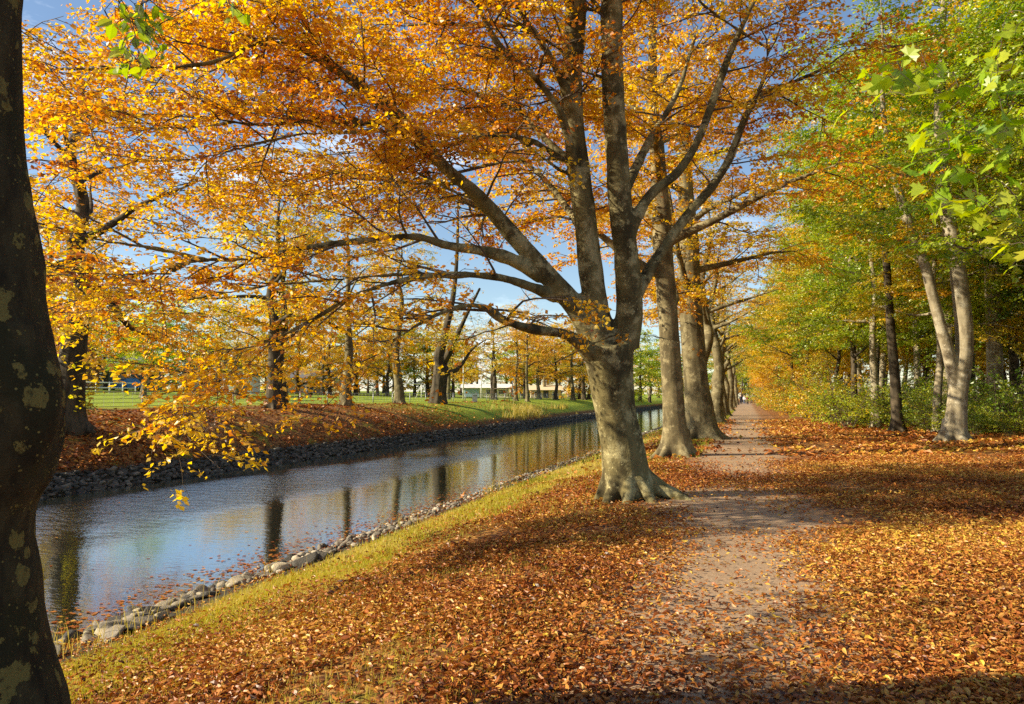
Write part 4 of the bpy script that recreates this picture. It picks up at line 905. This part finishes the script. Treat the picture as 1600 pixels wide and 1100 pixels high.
stone_stuff(stuff_far, 'bank_stones', M_stone_dark, 0)

# ------------------------------------------------------------------ leaf litter and grass
lr = np.random.default_rng(77)
def frustum_pts(d0, d1, n, m=1.06):
    d = np.sqrt(lr.uniform(d0 * d0, d1 * d1, n)); c = lr.uniform(-1, 1, n) * d * 800 / F * m
    p = d[:, None] * cfh[None] + c[:, None] * cr[None]; return p[:, 0], p[:, 1]
def density(x, y):
    nz_ = fbm(np.stack([x * 0.9, y * 0.9], -1), 21, 4); big = fbm(np.stack([x * 0.3, y * 0.3], -1), 22, 3)
    D = np.interp(x, [-7.2, -6.4, -5.6, -4.6, -3.6, -2.6, -1.5, -1.0, -0.4, 0.2, 0.8, 1.5, 9, 14], [0.10, 0.10, 0.07, 0.14, 0.40, 0.85, 0.85, 0.30, 0.04, 0.06, 0.40, 0.95, 1.0, 0.8])
    D = D * np.clip((nz_ - 0.30) * 4.5, 0.15, 1.2) + np.interp(y, [3.8, 6.2], [0.30, 0.0]) * (np.abs(x) < 1.6)
    # the bare gravel narrows towards the viewer where leaves drift in
    drift = np.clip((6.6 - y) / 2.5, 0, 1) * 0.55 * np.clip((big - 0.3) * 4, 0, 1) * ((x > -1.2) & (x < 1.2))
    drift2 = np.clip((y - 12.5) / 1.5, 0, 1) * np.clip((16.5 - y) / 1.5, 0, 1) * 0.6 * ((x > -1.5) & (x < 1.3))
    return np.clip(D + drift + drift2, 0, 1)
def litter(name, d0, d1, n, sz, tm, lift):
    x, y = frustum_pts(d0, d1, n); k = (lr.random(n) < density(x, y)) & (x > -7.3) & (x < 15); x, y = x[k], y[k]; n = len(x)
    hollow = (np.hypot(x - mc[0], y - mc[1]) < 0.38); x, y = x[~hollow], y[~hollow]; n = len(x)
    z = zf(x, y) + 0.012 + lr.random(n) ** 2 * lift
    a = lr.uniform(0, 6.28, n); ax = np.stack([np.cos(a), np.sin(a), lr.normal(0, 0.28, n)], -1); nr = np.stack([lr.normal(0, 0.38, n), lr.normal(0, 0.38, n), np.ones(n)], -1)
    l = sz * np.exp(lr.normal(0, 0.26, n)); tone = fbm(np.stack([x * 0.6, y * 0.6], -1), 31, 3)
    tint = np.interp(x, [-6, -1, 1.5, 4], [0.52, 0.50, 0.60, 0.60]) + (tone - 0.5) * 0.8 + lr.normal(0, 0.24, n)
    g = Geo(); add_leaves(g, np.stack([x, y, z], -1), ax, nr, l, l * lr.uniform(0.34, 0.6, n), tint, tm, lr.uniform(-2.0, 3.6, n))
    tag(put(name, g.mesh(name), M_litter), kind='stuff')
litter('leaf_litter', 2.2, 9.0, 320000, 0.040, T_BEE, 0.05)
litter('leaf_litter', 9.0, 19.0, 290000, 0.049, T_DIA, 0.05)
litter('leaf_litter', 19.0, 48.0, 150000, 0.13, T_DIA, 0.06)
# far bank litter, leaf pile, floating leaves
n = 42000; y = lr.uniform(3, 75, n); x = lr.uniform(-24.5, -18.4, n); k = lr.random(n) < np.interp(y, [3, 42, 52, 75], [0.75, 0.6, 0.14, 0.10]) * np.clip((fbm(np.stack([x * .5, y * .5], -1), 71, 3) - .3) * 5, .25, 1.2); x, y = x[k], y[k]; n = len(x)
a = lr.uniform(0, 6.28, n); l = 0.15 * lr.uniform(.6, 1.3, n); g = Geo()
pile = 0.0
add_leaves(g, np.stack([x, y, zf(x, y) + 0.02 + 0.05 * lr.random(n)], -1), np.stack([np.cos(a), np.sin(a), lr.normal(0, .3, n)], -1), np.stack([lr.normal(0, .4, n), lr.normal(0, .4, n), np.ones(n)], -1), l, l * .6, 0.38 + lr.normal(0, .22, n), T_DIA, lr.uniform(-1, 2, n))
tag(put('far_bank_litter', g.mesh('far_bank_litter'), M_litter), kind='stuff')
n = 2600; y = 4 + 36 * lr.random(n) ** 1.5; x = -7.3 - 0.9 * np.abs(lr.normal(0, .5, n)); k = lr.random(n) < 0.96; x = np.where(k, x, lr.uniform(-16, -8, n)) ; a = lr.uniform(0, 6.28, n); g = Geo(); l = 0.085 * lr.uniform(.6, 1.2, n)
add_leaves(g, np.stack([x, y, np.full(n, -1.093)], -1), np.stack([np.cos(a), np.sin(a), 0 * a], -1), np.stack([lr.normal(0, .05, n), lr.normal(0, .05, n), np.ones(n)], -1), l, l * .6, 0.45 + lr.normal(0, .2, n), T_DIA, np.full(n, 0.15))
tag(put('floating_leaves', g.mesh('floating_leaves'), M_litter), kind='stuff')

def grass(name, x, y, h, wdt, tint, lean=0.5):
    n = len(x); z = zf(x, y) - 0.01; a = lr.uniform(0, 6.28, n); u = np.stack([np.cos(a), np.sin(a), 0 * a], -1); b = lr.uniform(0, 6.28, n); ld = np.stack([np.cos(b), np.sin(b), 0 * b], -1) * (lean * h * lr.uniform(0.2, 1.2, n))[:, None]
    p = np.stack([x, y, z], -1); m_ = p + ZZ * (h * .6)[:, None] + ld * .35; t = p + ZZ * h[:, None] + ld
    V = np.stack([p - u * wdt[:, None], p + u * wdt[:, None], m_ + u * wdt[:, None] * .7, m_ - u * wdt[:, None] * .7, t], 1); g = Geo(); o = (np.arange(n) * 5)[:, None, None]
    g.add(V.reshape(-1, 3), (o + np.array([[0, 1, 2, 3]])).reshape(-1, 4), np.repeat(np.clip(tint, 0, 1), 5))
    f3 = (o + np.array([[3, 2, 4]])).reshape(-1, 3); g.l.append(f3.ravel()); g.t.append(np.full(len(f3), 3))
    tag(put(name, g.mesh(name), M_grass), kind='stuff')
def gden(x, y):
    p = fbm(np.stack([x * 0.8, y * 0.8], -1), 41, 4)
    return np.clip(np.interp(x, [-6.2, -5.9, -5.4, -4.6, -3.8, -2, -1.2, -0.9], [0, 0.5, 1, 1, 0.75, 0.32, 0.2, 0]) * np.clip((p - 0.35) * 5 + np.interp(x, [-5.2, -3.4], [0.7, 0]), 0, 1.1), 0, 1)
for (d0, d1, n0, hh, ww) in ((2.2, 10, 150000, 0.055, 0.0028), (10, 24, 130000, 0.075, 0.006), (24, 60, 60000, 0.10, 0.014)):
    x, y = frustum_pts(d0, d1, n0); k = (lr.random(n0) < gden(x, y)); x, y = x[k], y[k]; n = len(x); tone = fbm(np.stack([x * .7, y * .7], -1), 51, 3)
    grass('grass', x, y, hh * lr.uniform(.5, 1.7, n), np.full(n, ww), 0.68 + (tone - .5) * 0.9 + lr.normal(0, .15, n))
# taller dry stalks on the stone edge
n = 1500; y = 4 + 40 * lr.random(n) ** 1.3; x = -6.3 + lr.normal(0, 0.28, n); k = fbm(np.stack([x, y * .6], -1), 61, 3) > 0.5; x, y = x[k], y[k]; n = len(x)
grass('dry_grass', x, y, lr.uniform(.12, .42, n), np.full(n, 0.004), 0.85 + lr.normal(0, .15, n), 0.6)
n = 2400; y = lr.uniform(58, 85, n); x = -19.6 + lr.normal(0, 0.5, n); k = fbm(np.stack([x, y * .12], -1), 63, 3) > 0.52; x, y = x[k], y[k]; n = len(x)
grass('reed_grass', x, y, lr.uniform(.3, .9, n), np.full(n, 0.018), 0.9 + lr.normal(0, .15, n), 0.5)
# green rim of the path further on and edge of the forest
n = 40000; y = 20 + 70 * lr.random(n); x = lr.uniform(-3.2, -1.2, n); k = fbm(np.stack([x * .7, y * .3], -1), 65, 3) > 0.5; x, y = x[k], y[k]; n = len(x)
grass('grass', x, y, lr.uniform(.05, .14, n), np.full(n, 0.012), 0.3 + lr.normal(0, .18, n))

# ------------------------------------------------------------------ buildings and furniture beyond the field
M_white = plain('white render', (0.78, 0.77, 0.73), 0.8, 0.06); M_cream = plain('cream render', (0.66, 0.56, 0.40), 0.8, 0.08); M_navy = plain('dark blue cladding', (0.035, 0.05, 0.09), 0.5, 0.2)
M_roof_red = plain('red tile', (0.30, 0.09, 0.05), 0.8, 0.3, 12, bump=0.3); M_roof_grey = plain('grey slate', (0.14, 0.14, 0.15), 0.7, 0.25, 12, bump=0.3); M_brick = plain('brick wall', (0.34, 0.14, 0.08), 0.85, 0.3, 10)
M_glass = plain('window glass', (0.03, 0.04, 0.05), 0.08, 0.1); M_frame = plain('white frame', (0.72, 0.72, 0.70), 0.5, 0.05); M_door = plain('dark door', (0.05, 0.05, 0.06), 0.5, 0.2)
M_metal = plain('galvanised metal', (0.30, 0.31, 0.31), 0.5, 0.15, 20, 0.6); M_blue = plain('blue paint', (0.05, 0.20, 0.42), 0.3, 0.1); M_tyre = plain('tyre rubber', (0.02, 0.02, 0.02), 0.8, 0.1); M_wood = plain('weathered wood', (0.16, 0.12, 0.08), 0.85, 0.3, 12, bump=0.3); M_black = plain('black plastic', (0.02, 0.022, 0.022), 0.5, 0.2)
M_lblue = plain('pale blue panel', (0.30, 0.48, 0.66), 0.6, 0.1)
def building(name, label, u, d, wd, dp, h, wall, roof, rh=2.0, wins=(), door=None, flat=False, rz=YAW, hip=0.35, panel=None):
    x, y, z = bg_pt(u, d); e = empty(name, (x, y, z - 0.1), label, 'building', None, rz); g = Geo()
    box(g, (0, 0, h / 2), (wd, dp, h)); put('wall', g.mesh('wall'), wall, e); g = Geo(); o = hip
    if flat: box(g, (0, 0, h + 0.13), (wd + 2 * o, dp + 2 * o, 0.25))
    else:
        a, b = wd / 2 + o, dp / 2 + o
        g.add([[-a, -b, h + .003], [a, -b, h + .003], [a, b, h + .003], [-a, b, h + .003], [-a, 0, h + rh], [a, 0, h + rh]], [[0, 1, 5, 4], [2, 3, 4, 5], [3, 2, 1, 0]])
        g2 = [[0, 4, 3], [1, 2, 5]]; g.l.append(np.array(g2).ravel()); g.t.append(np.array([3, 3]))
    put('roof', g.mesh('roof'), roof, e)
    for (cx, cz, ww, wh) in wins:
        g = Geo(); fy = -dp / 2 - 0.04
        for q in ((cx - ww / 2, cz, .1, wh + .1), (cx + ww / 2, cz, .1, wh + .1)): box(g, (q[0], fy, q[1]), (q[2], .1, q[3]))
        for q in ((cx, cz - wh / 2, ww - .11, .1), (cx, cz + wh / 2, ww - .11, .1), (cx, cz, ww - .11, .06)): box(g, (q[0], fy, q[1]), (q[2], .09, q[3]))
        f = put('window', g.mesh('window'), M_frame, e); g = Geo(); box(g, (cx, -dp / 2 - .015, cz), (ww - .06, .03, wh - .06)); put('pane', g.mesh('pane'), M_glass, f)
    if door:
        g = Geo(); box(g, (door[0], -dp / 2 - .03, door[2] / 2), (door[1], .06, door[2])); dd = put('door', g.mesh('door'), M_door, e); g = Geo(); box(g, (door[0] + door[1] * .38, -dp / 2 - .09, 1.05), (.12, .06, .04)); put('handle', g.mesh('handle'), M_metal, dd)
    if panel:
        g = Geo(); box(g, (panel[0], -dp / 2 - .05, panel[2]), (panel[1], .10, panel[3])); put('panel', g.mesh('panel'), M_lblue, e)
    return e
building('white_house', 'tall white house with pale roof half hidden by orange leaves beyond the field', 334, 104, 6, 6, 4.6, M_white, M_frame, 1.2, [(-2.2, 1.6, 1.2, 1.3), (0, 1.6, 1.2, 1.3), (2.0, 3.5, 1.0, 1.1), (-2.0, 3.5, 1.0, 1.1), (0, 3.5, 1.0, 1.1)], (2.2, 1.1, 2.1))
building('white_shed', 'small white shed with a dark door beyond the fence', 376, 84, 3.4, 3, 2.1, M_white, M_roof_grey, 0.2, [(-1.0, 1.3, .7, .6)], (0.8, 1.0, 1.8), True, hip=0.15)
building('white_hall', 'long low white hall beyond the lawn, right of the twin-stemmed tree', 490, 108, 9, 6, 2.3, M_white, M_roof_grey, 1.2, [(-3, 1.3, 1.4, .9), (-.5, 1.3, 1.4, .9), (3.2, 1.3, 1.4, .9)], (1.4, 1.1, 2.0))
building('blue_hall', 'dark blue hall with low roof beyond the field, beside the ivy-clad trunk', 172, 98, 10, 8, 3.0, M_navy, M_roof_grey, 1.5, [(-2, 1.6, 1.6, 1.0), (1, 1.6, 1.6, 1.0)], (3.6, 1.2, 2.1))
building('pavilion', 'low blue and white sports pavilion beyond the lawn right of the forked dark tree', 760, 112, 7.0, 4, 1.5, M_white, M_white, 0.6, [(0.6, .9, 1.1, .6), (2.4, .9, 1.1, .6)], None, panel=(-2.1, 2.2, 0.75, 1.2))
building('cream_house', 'low cream building beyond the lawn, right of the close pair of trunks', 852, 116, 4.6, 4, 1.4, M_cream, M_cream, 0.8, [(-1.4, .85, .8, .6), (1.4, .85, .8, .6)], (0, .8, 1.3))
building('brick_house', 'red brick house with tiled roof glimpsed behind the ivy-clad trunk', 92, 86, 6, 6, 3.2, M_brick, M_roof_red, 2.4, [(-1.5, 1.6, 1.1, 1.1), (1.5, 1.6, 1.1, 1.1)], (0, 1.0, 2.0))

# wire fence along the edge of the field
def wire_fence():
    X0 = -25.2; e = empty('wire_fence', (X0, 30, 0), 'low grey wire fence with thin posts between far bank and lawn', 'fence')
    ysf = np.arange(2, 150, 3.0); g = Geo()
    for zz in (0.10, 0.26, 0.42, 0.58, 0.72):
        tube(g, [(0, y - 30, zg(X0, y) + zz) for y in ysf], 0.011 if zz < .7 else 0.022, 4)
    for y in np.arange(2, 147, 0.5): tube(g, [(0, y - 30, zg(X0, y) + 0.1), (0, y - 30, zg(X0, y) + .72)], 0.006, 3)
    put('wire', g.mesh('wire'), M_metal, e)
    for y in ysf:
        g = Geo(); z = zg(X0, y); tube(g, [(0.05, y - 30, z - .2), (0.05, y - 30, z + .80)], 0.032, 7); tube(g, [(.05, y - 30, z + .80), (.05, y - 30, z + .82)], 0.04, 7); put('post', g.mesh('post', True), M_metal, e)
wire_fence()
def rail_fence():
    a = np.array(bg_pt(128, 62)); b = np.array(bg_pt(212, 66)); e = empty('white_railing', a, 'white two-bar railing on the field beside the ivy-clad trunk', 'railing')
    for zz in (0.55, 1.0):
        g = Geo(); tube(g, [(0, 0, zz), tuple(b - a + ZZ * zz)], 0.04, 6); put('rail', g.mesh('rail', True), M_frame, e)
    for k in range(5):
        q = (b - a) * k / 4; g = Geo(); tube(g, [q - ZZ * .1, q + ZZ * 1.06], 0.05, 6); put('post', g.mesh('post', True), M_frame, e)
rail_fence()
def bench():
    x, y, z = at_ux(452, -26.5); e = empty('picnic_table', (x, y, z), 'dark wooden picnic table on the lawn right of the twin-stemmed tree', 'table', None, 0.6)
    g = Geo(); [box(g, (0, -.3 + .15 * k, .74), (1.6, .13, .05)) for k in range(5)]; put('tabletop', g.mesh('tabletop'), M_wood, e)
    for s_ in (-1, 1):
        g = Geo(); box(g, (0, s_ * .68, .44), (1.6, .25, .05)); put('seat', g.mesh('seat'), M_wood, e)
        for q in (-1, 1):
            g = Geo(); tube(g, [(s_ * .6, q * .75, 0), (s_ * .6, q * .2, .71)], .045, 4); put('leg', g.mesh('leg'), M_wood, e)
        g = Geo(); box(g, (s_ * .52, 0, .38), (.05, 1.4, .08)); put('brace', g.mesh('brace'), M_wood, e)
bench()
def trestle():
    x, y, z = at_ux(780, -24.6); e = empty('swing_frame', (x, y, z), 'small dark A-frame standing on the lawn by the far bank fence', 'frame', None, YAW)
    for a in (-.8, .8):
        for q in (-.55, .55):
            g = Geo(); tube(g, [(a + q * .5, q, 0), (a, 0, 1.3)], .04, 5); put('leg', g.mesh('leg', True), M_wood, e)
    g = Geo(); tube(g, [(-.95, 0, 1.3), (.95, 0, 1.3)], .045, 6); put('crossbar', g.mesh('crossbar', True), M_wood, e)
trestle()
def bin_():
    x, y, z = bg_pt(483, 82); e = empty('waste_bin', (x, y, z), 'black waste bin standing on the lawn before the long white hall', 'bin'); g = Geo()
    tube(g, [(0, 0, 0), (0, 0, .95)], [.38, .48], 10); put('body', g.mesh('body', True), M_black, e); g = Geo(); tube(g, [(0, 0, .953), (0, 0, 1.02), (0, 0, 1.08)], [.52, .5, .3], 10); put('lid', g.mesh('lid', True), M_black, e)
bin_()
def pole(u, d, h, label):
    x, y, z = bg_pt(u, d); e = empty('pole', (x, y, z), label, 'pole'); g = Geo(); tube(g, [(0, 0, -.1), (0, 0, h)], [.09, .05], 7); put('mast', g.mesh('mast', True), M_frame, e)
    g = Geo(); box(g, (0, -.1, h + .06), (.5, .3, .12)); put('lamp_head', g.mesh('lamp_head'), M_metal, e)
pole(724, 84, 5.0, 'tall thin pale lamp pole on the lawn, nearest the forked dark tree'); pole(752, 92, 3.2, 'shorter white lamp pole before the blue and white pavilion'); pole(801, 100, 3.0, 'pale lamp pole behind the close pair of thin trunks')
def goal():
    x, y, z = bg_pt(640, 78); e = empty('football_goal', (x, y, z), 'small white football goal on the lawn by the bushy dark green tree', 'goal', None, YAW + .7); 
    for a in (-1.5, 1.5):
        g = Geo(); tube(g, [(a, 0, 0), (a, 0, 1.6)], .06, 6); put('post', g.mesh('post', True), M_frame, e); g = Geo(); tube(g, [(a, 0, 1.55), (a, 1.2, 0)], .04, 5); put('stay', g.mesh('stay', True), M_frame, e)
    g = Geo(); tube(g, [(-1.5, 0, 1.6), (1.5, 0, 1.6)], .06, 6); put('crossbar', g.mesh('crossbar', True), M_frame, e)
goal()
def marker():
    x, y, z = at_ux(742, -24.2); e = empty('marker_box', (x, y, z), 'small grey utility box at the top of the far bank by the fence', 'utility box', None, .3); g = Geo(); box(g, (0, 0, .3), (.45, .35, .7)); put('cabinet', g.mesh('cabinet'), M_metal, e); g = Geo(); box(g, (0, 0, .675), (.52, .42, .05)); put('lid', g.mesh('lid'), M_metal, e)
marker()
def car():
    x, y, z = bg_pt(197, 88); e = empty('parked_car', (x, y, z), 'blue car parked beyond the white railing in front of the dark blue hall', 'car', None, YAW + 2.6)
    g = Geo(); prof = [(-2.0, .35), (2.0, .35), (2.05, .75), (1.9, .85), (1.0, .95), (.45, 1.40), (-1.1, 1.45), (-1.75, 1.0), (-2.05, .9)]; n = len(prof); V = [(a, s_ * (.82 if b < 1.1 else .66), b) for s_ in (-1, 1) for a, b in prof]
    g.add(V, [[k, (k + 1) % n, (k + 1) % n + n, k + n] for k in range(n)]); 
    for ring in (list(range(n))[::-1], [n + q for q in range(n)]): g.l.append(np.array(ring)); g.t.append(np.array([n]))
    me = g.mesh('body'); put('body', me, M_blue, e)
    for s_ in (-1, 1):
        g = Geo(); g.add([(.9, s_ * .80, .99), (.38, s_ * .68, 1.36), (-1.0, s_ * .68, 1.40), (-1.5, s_ * .79, 1.02)], [[0, 1, 2, 3] if s_ > 0 else [3, 2, 1, 0]]); put('side_window', g.mesh('side_window'), M_glass, e)
        for a in (-1.25, 1.3):
            g = Geo(); tube(g, [(a, s_ * .70, .31), (a, s_ * .88, .31)], .31, 14); wq = put('wheel', g.mesh('wheel', True), M_tyre, e); g = Geo(); tube(g, [(a, s_ * .86, .31), (a, s_ * .895, .31)], .19, 12); put('rim', g.mesh('rim', True), M_metal, wq)
        g = Geo(); box(g, (2.04, s_ * .55, .72), (.06, .3, .12)); put('headlight', g.mesh('headlight'), M_frame, e)
    g = Geo(); g.add([(1.02, -.7, 1.0), (1.02, .7, 1.0), (.5, .58, 1.40), (.5, -.58, 1.40)], [[0, 1, 2, 3]]); put('windscreen', g.mesh('windscreen'), M_glass, e)
car()

# walkers at the end of the path
M_skin = plain('skin', (0.50, 0.32, 0.23), 0.6, 0.05)
def person(x, y, rz, label, top, legs, hair, stride, s_=1.0):
    e = empty('person', (x, y, zg(x, y) + 0.012), label, 'person', None, rz); e.scale = (s_,) * 3; g = Geo()
    def tb(p, r): a, b = smooth_path(p, r, 10); tube(g, a, b, 10)
    tb([(0, 0, .92), (0, 0, 1.12), (0, 0, 1.32), (0, 0, 1.43), (0, .01, 1.52)], [.155, .14, .175, .12, .058]); tb([(0, .01, 1.5), (0, .02, 1.60), (0, .02, 1.68), (0, .02, 1.745)], [.06, .088, .092, .05])
    tb([(0, -.10, 1.60), (0, -.085, 1.62)], [.018, .022]); [tb([(q * .095, .02, 1.60), (q * .095, .02, 1.64)], [.018, .02]) for q in (-1, 1)]
    for q in (-1, 1):
        f = q * stride; tb([(q * .09, 0, .95), (q * .10, -f * .5 - .03, .50), (q * .10, -f - (.0 if f > 0 else -.08), .08)], [.095, .068, .045]); tb([(q * .10, -f + .05, .05), (q * .11, -f - .16, .035)], [.045, .035])
        tb([(q * .17, 0, 1.40), (q * .23, f * .3, 1.14), (q * .23, f * .5 - .12, .92)], [.058, .046, .034]); tb([(q * .23, f * .5 - .12, .92), (q * .23, f * .5 - .15, .83)], [.036, .03])
        for k in range(4): tb([(q * .23 + .012 * (k - 1.5), f * .5 - .15, .84), (q * .23 + .014 * (k - 1.5), f * .5 - .165, .775 + .006 * abs(k - 1.5))], [.009, .007])
        tb([(q * .225, f * .5 - .17, .87), (q * .21, f * .5 - .20, .82)], [.010, .008])
    me = bake(g.mesh('body'), 0.016, 2); me.materials.clear(); put('body', me, M_skin, e)
    def garment(nm, lst, mat):
        nonlocal g
        g = Geo(); [tb(p, r) for p, r in lst]; m_ = bake(g.mesh(nm), 0.018, 2); m_.materials.clear(); put(nm, m_, mat, e)
    garment('jacket', [([(0, 0, .86), (0, 0, 1.12), (0, 0, 1.32), (0, 0, 1.45)], [.185, .165, .20, .09])] + [([(q * .16, 0, 1.40), (q * .235, q * stride * .3, 1.14), (q * .23, q * stride * .5 - .11, .93)], [.075, .062, .05]) for q in (-1, 1)], top)
    garment('trousers', [([(q * .085, 0, .95), (q * .10, -q * stride * .5 - .03, .50), (q * .10, -q * stride - (.0 if q * stride > 0 else -.08), .10)], [.115, .085, .065]) for q in (-1, 1)], legs)
    garment('hair', [([(0, .05, 1.62), (0, .04, 1.70), (0, .03, 1.765)], [.085, .098, .05])], hair)
J = lambda nm, c: plain(nm, c, 0.8, 0.1)
M_hair = J('brown hair', (.05, .03, .02))
for a in [(-0.9, 140, 0.1, 'walker in a dark coat at the end of the path, leftmost of the group', J('dark coat', (.03, .03, .04)), J('dark trousers', (.03, .03, .05)), M_hair, .2, 1.02),
          (-0.3, 143, 0.0, 'walker in a white jacket in the group at the end of the path', J('white jacket', (.75, .74, .72)), J('blue jeans', (.06, .09, .18)), M_hair, -.18, .96),
          (0.25, 139, -.1, 'walker in a red brown jacket in the group at the end of the path', J('red brown jacket', (.25, .06, .04)), J('black trousers', (.02, .02, .02)), M_hair, .22, 1.0),
          (0.9, 142, 0.0, 'walker in a grey jacket at the end of the path, rightmost of the group', J('grey jacket', (.22, .22, .24)), J('brown trousers', (.10, .07, .05)), J('grey hair', (.3, .28, .26)), .15, .98)]:
    person(*a)
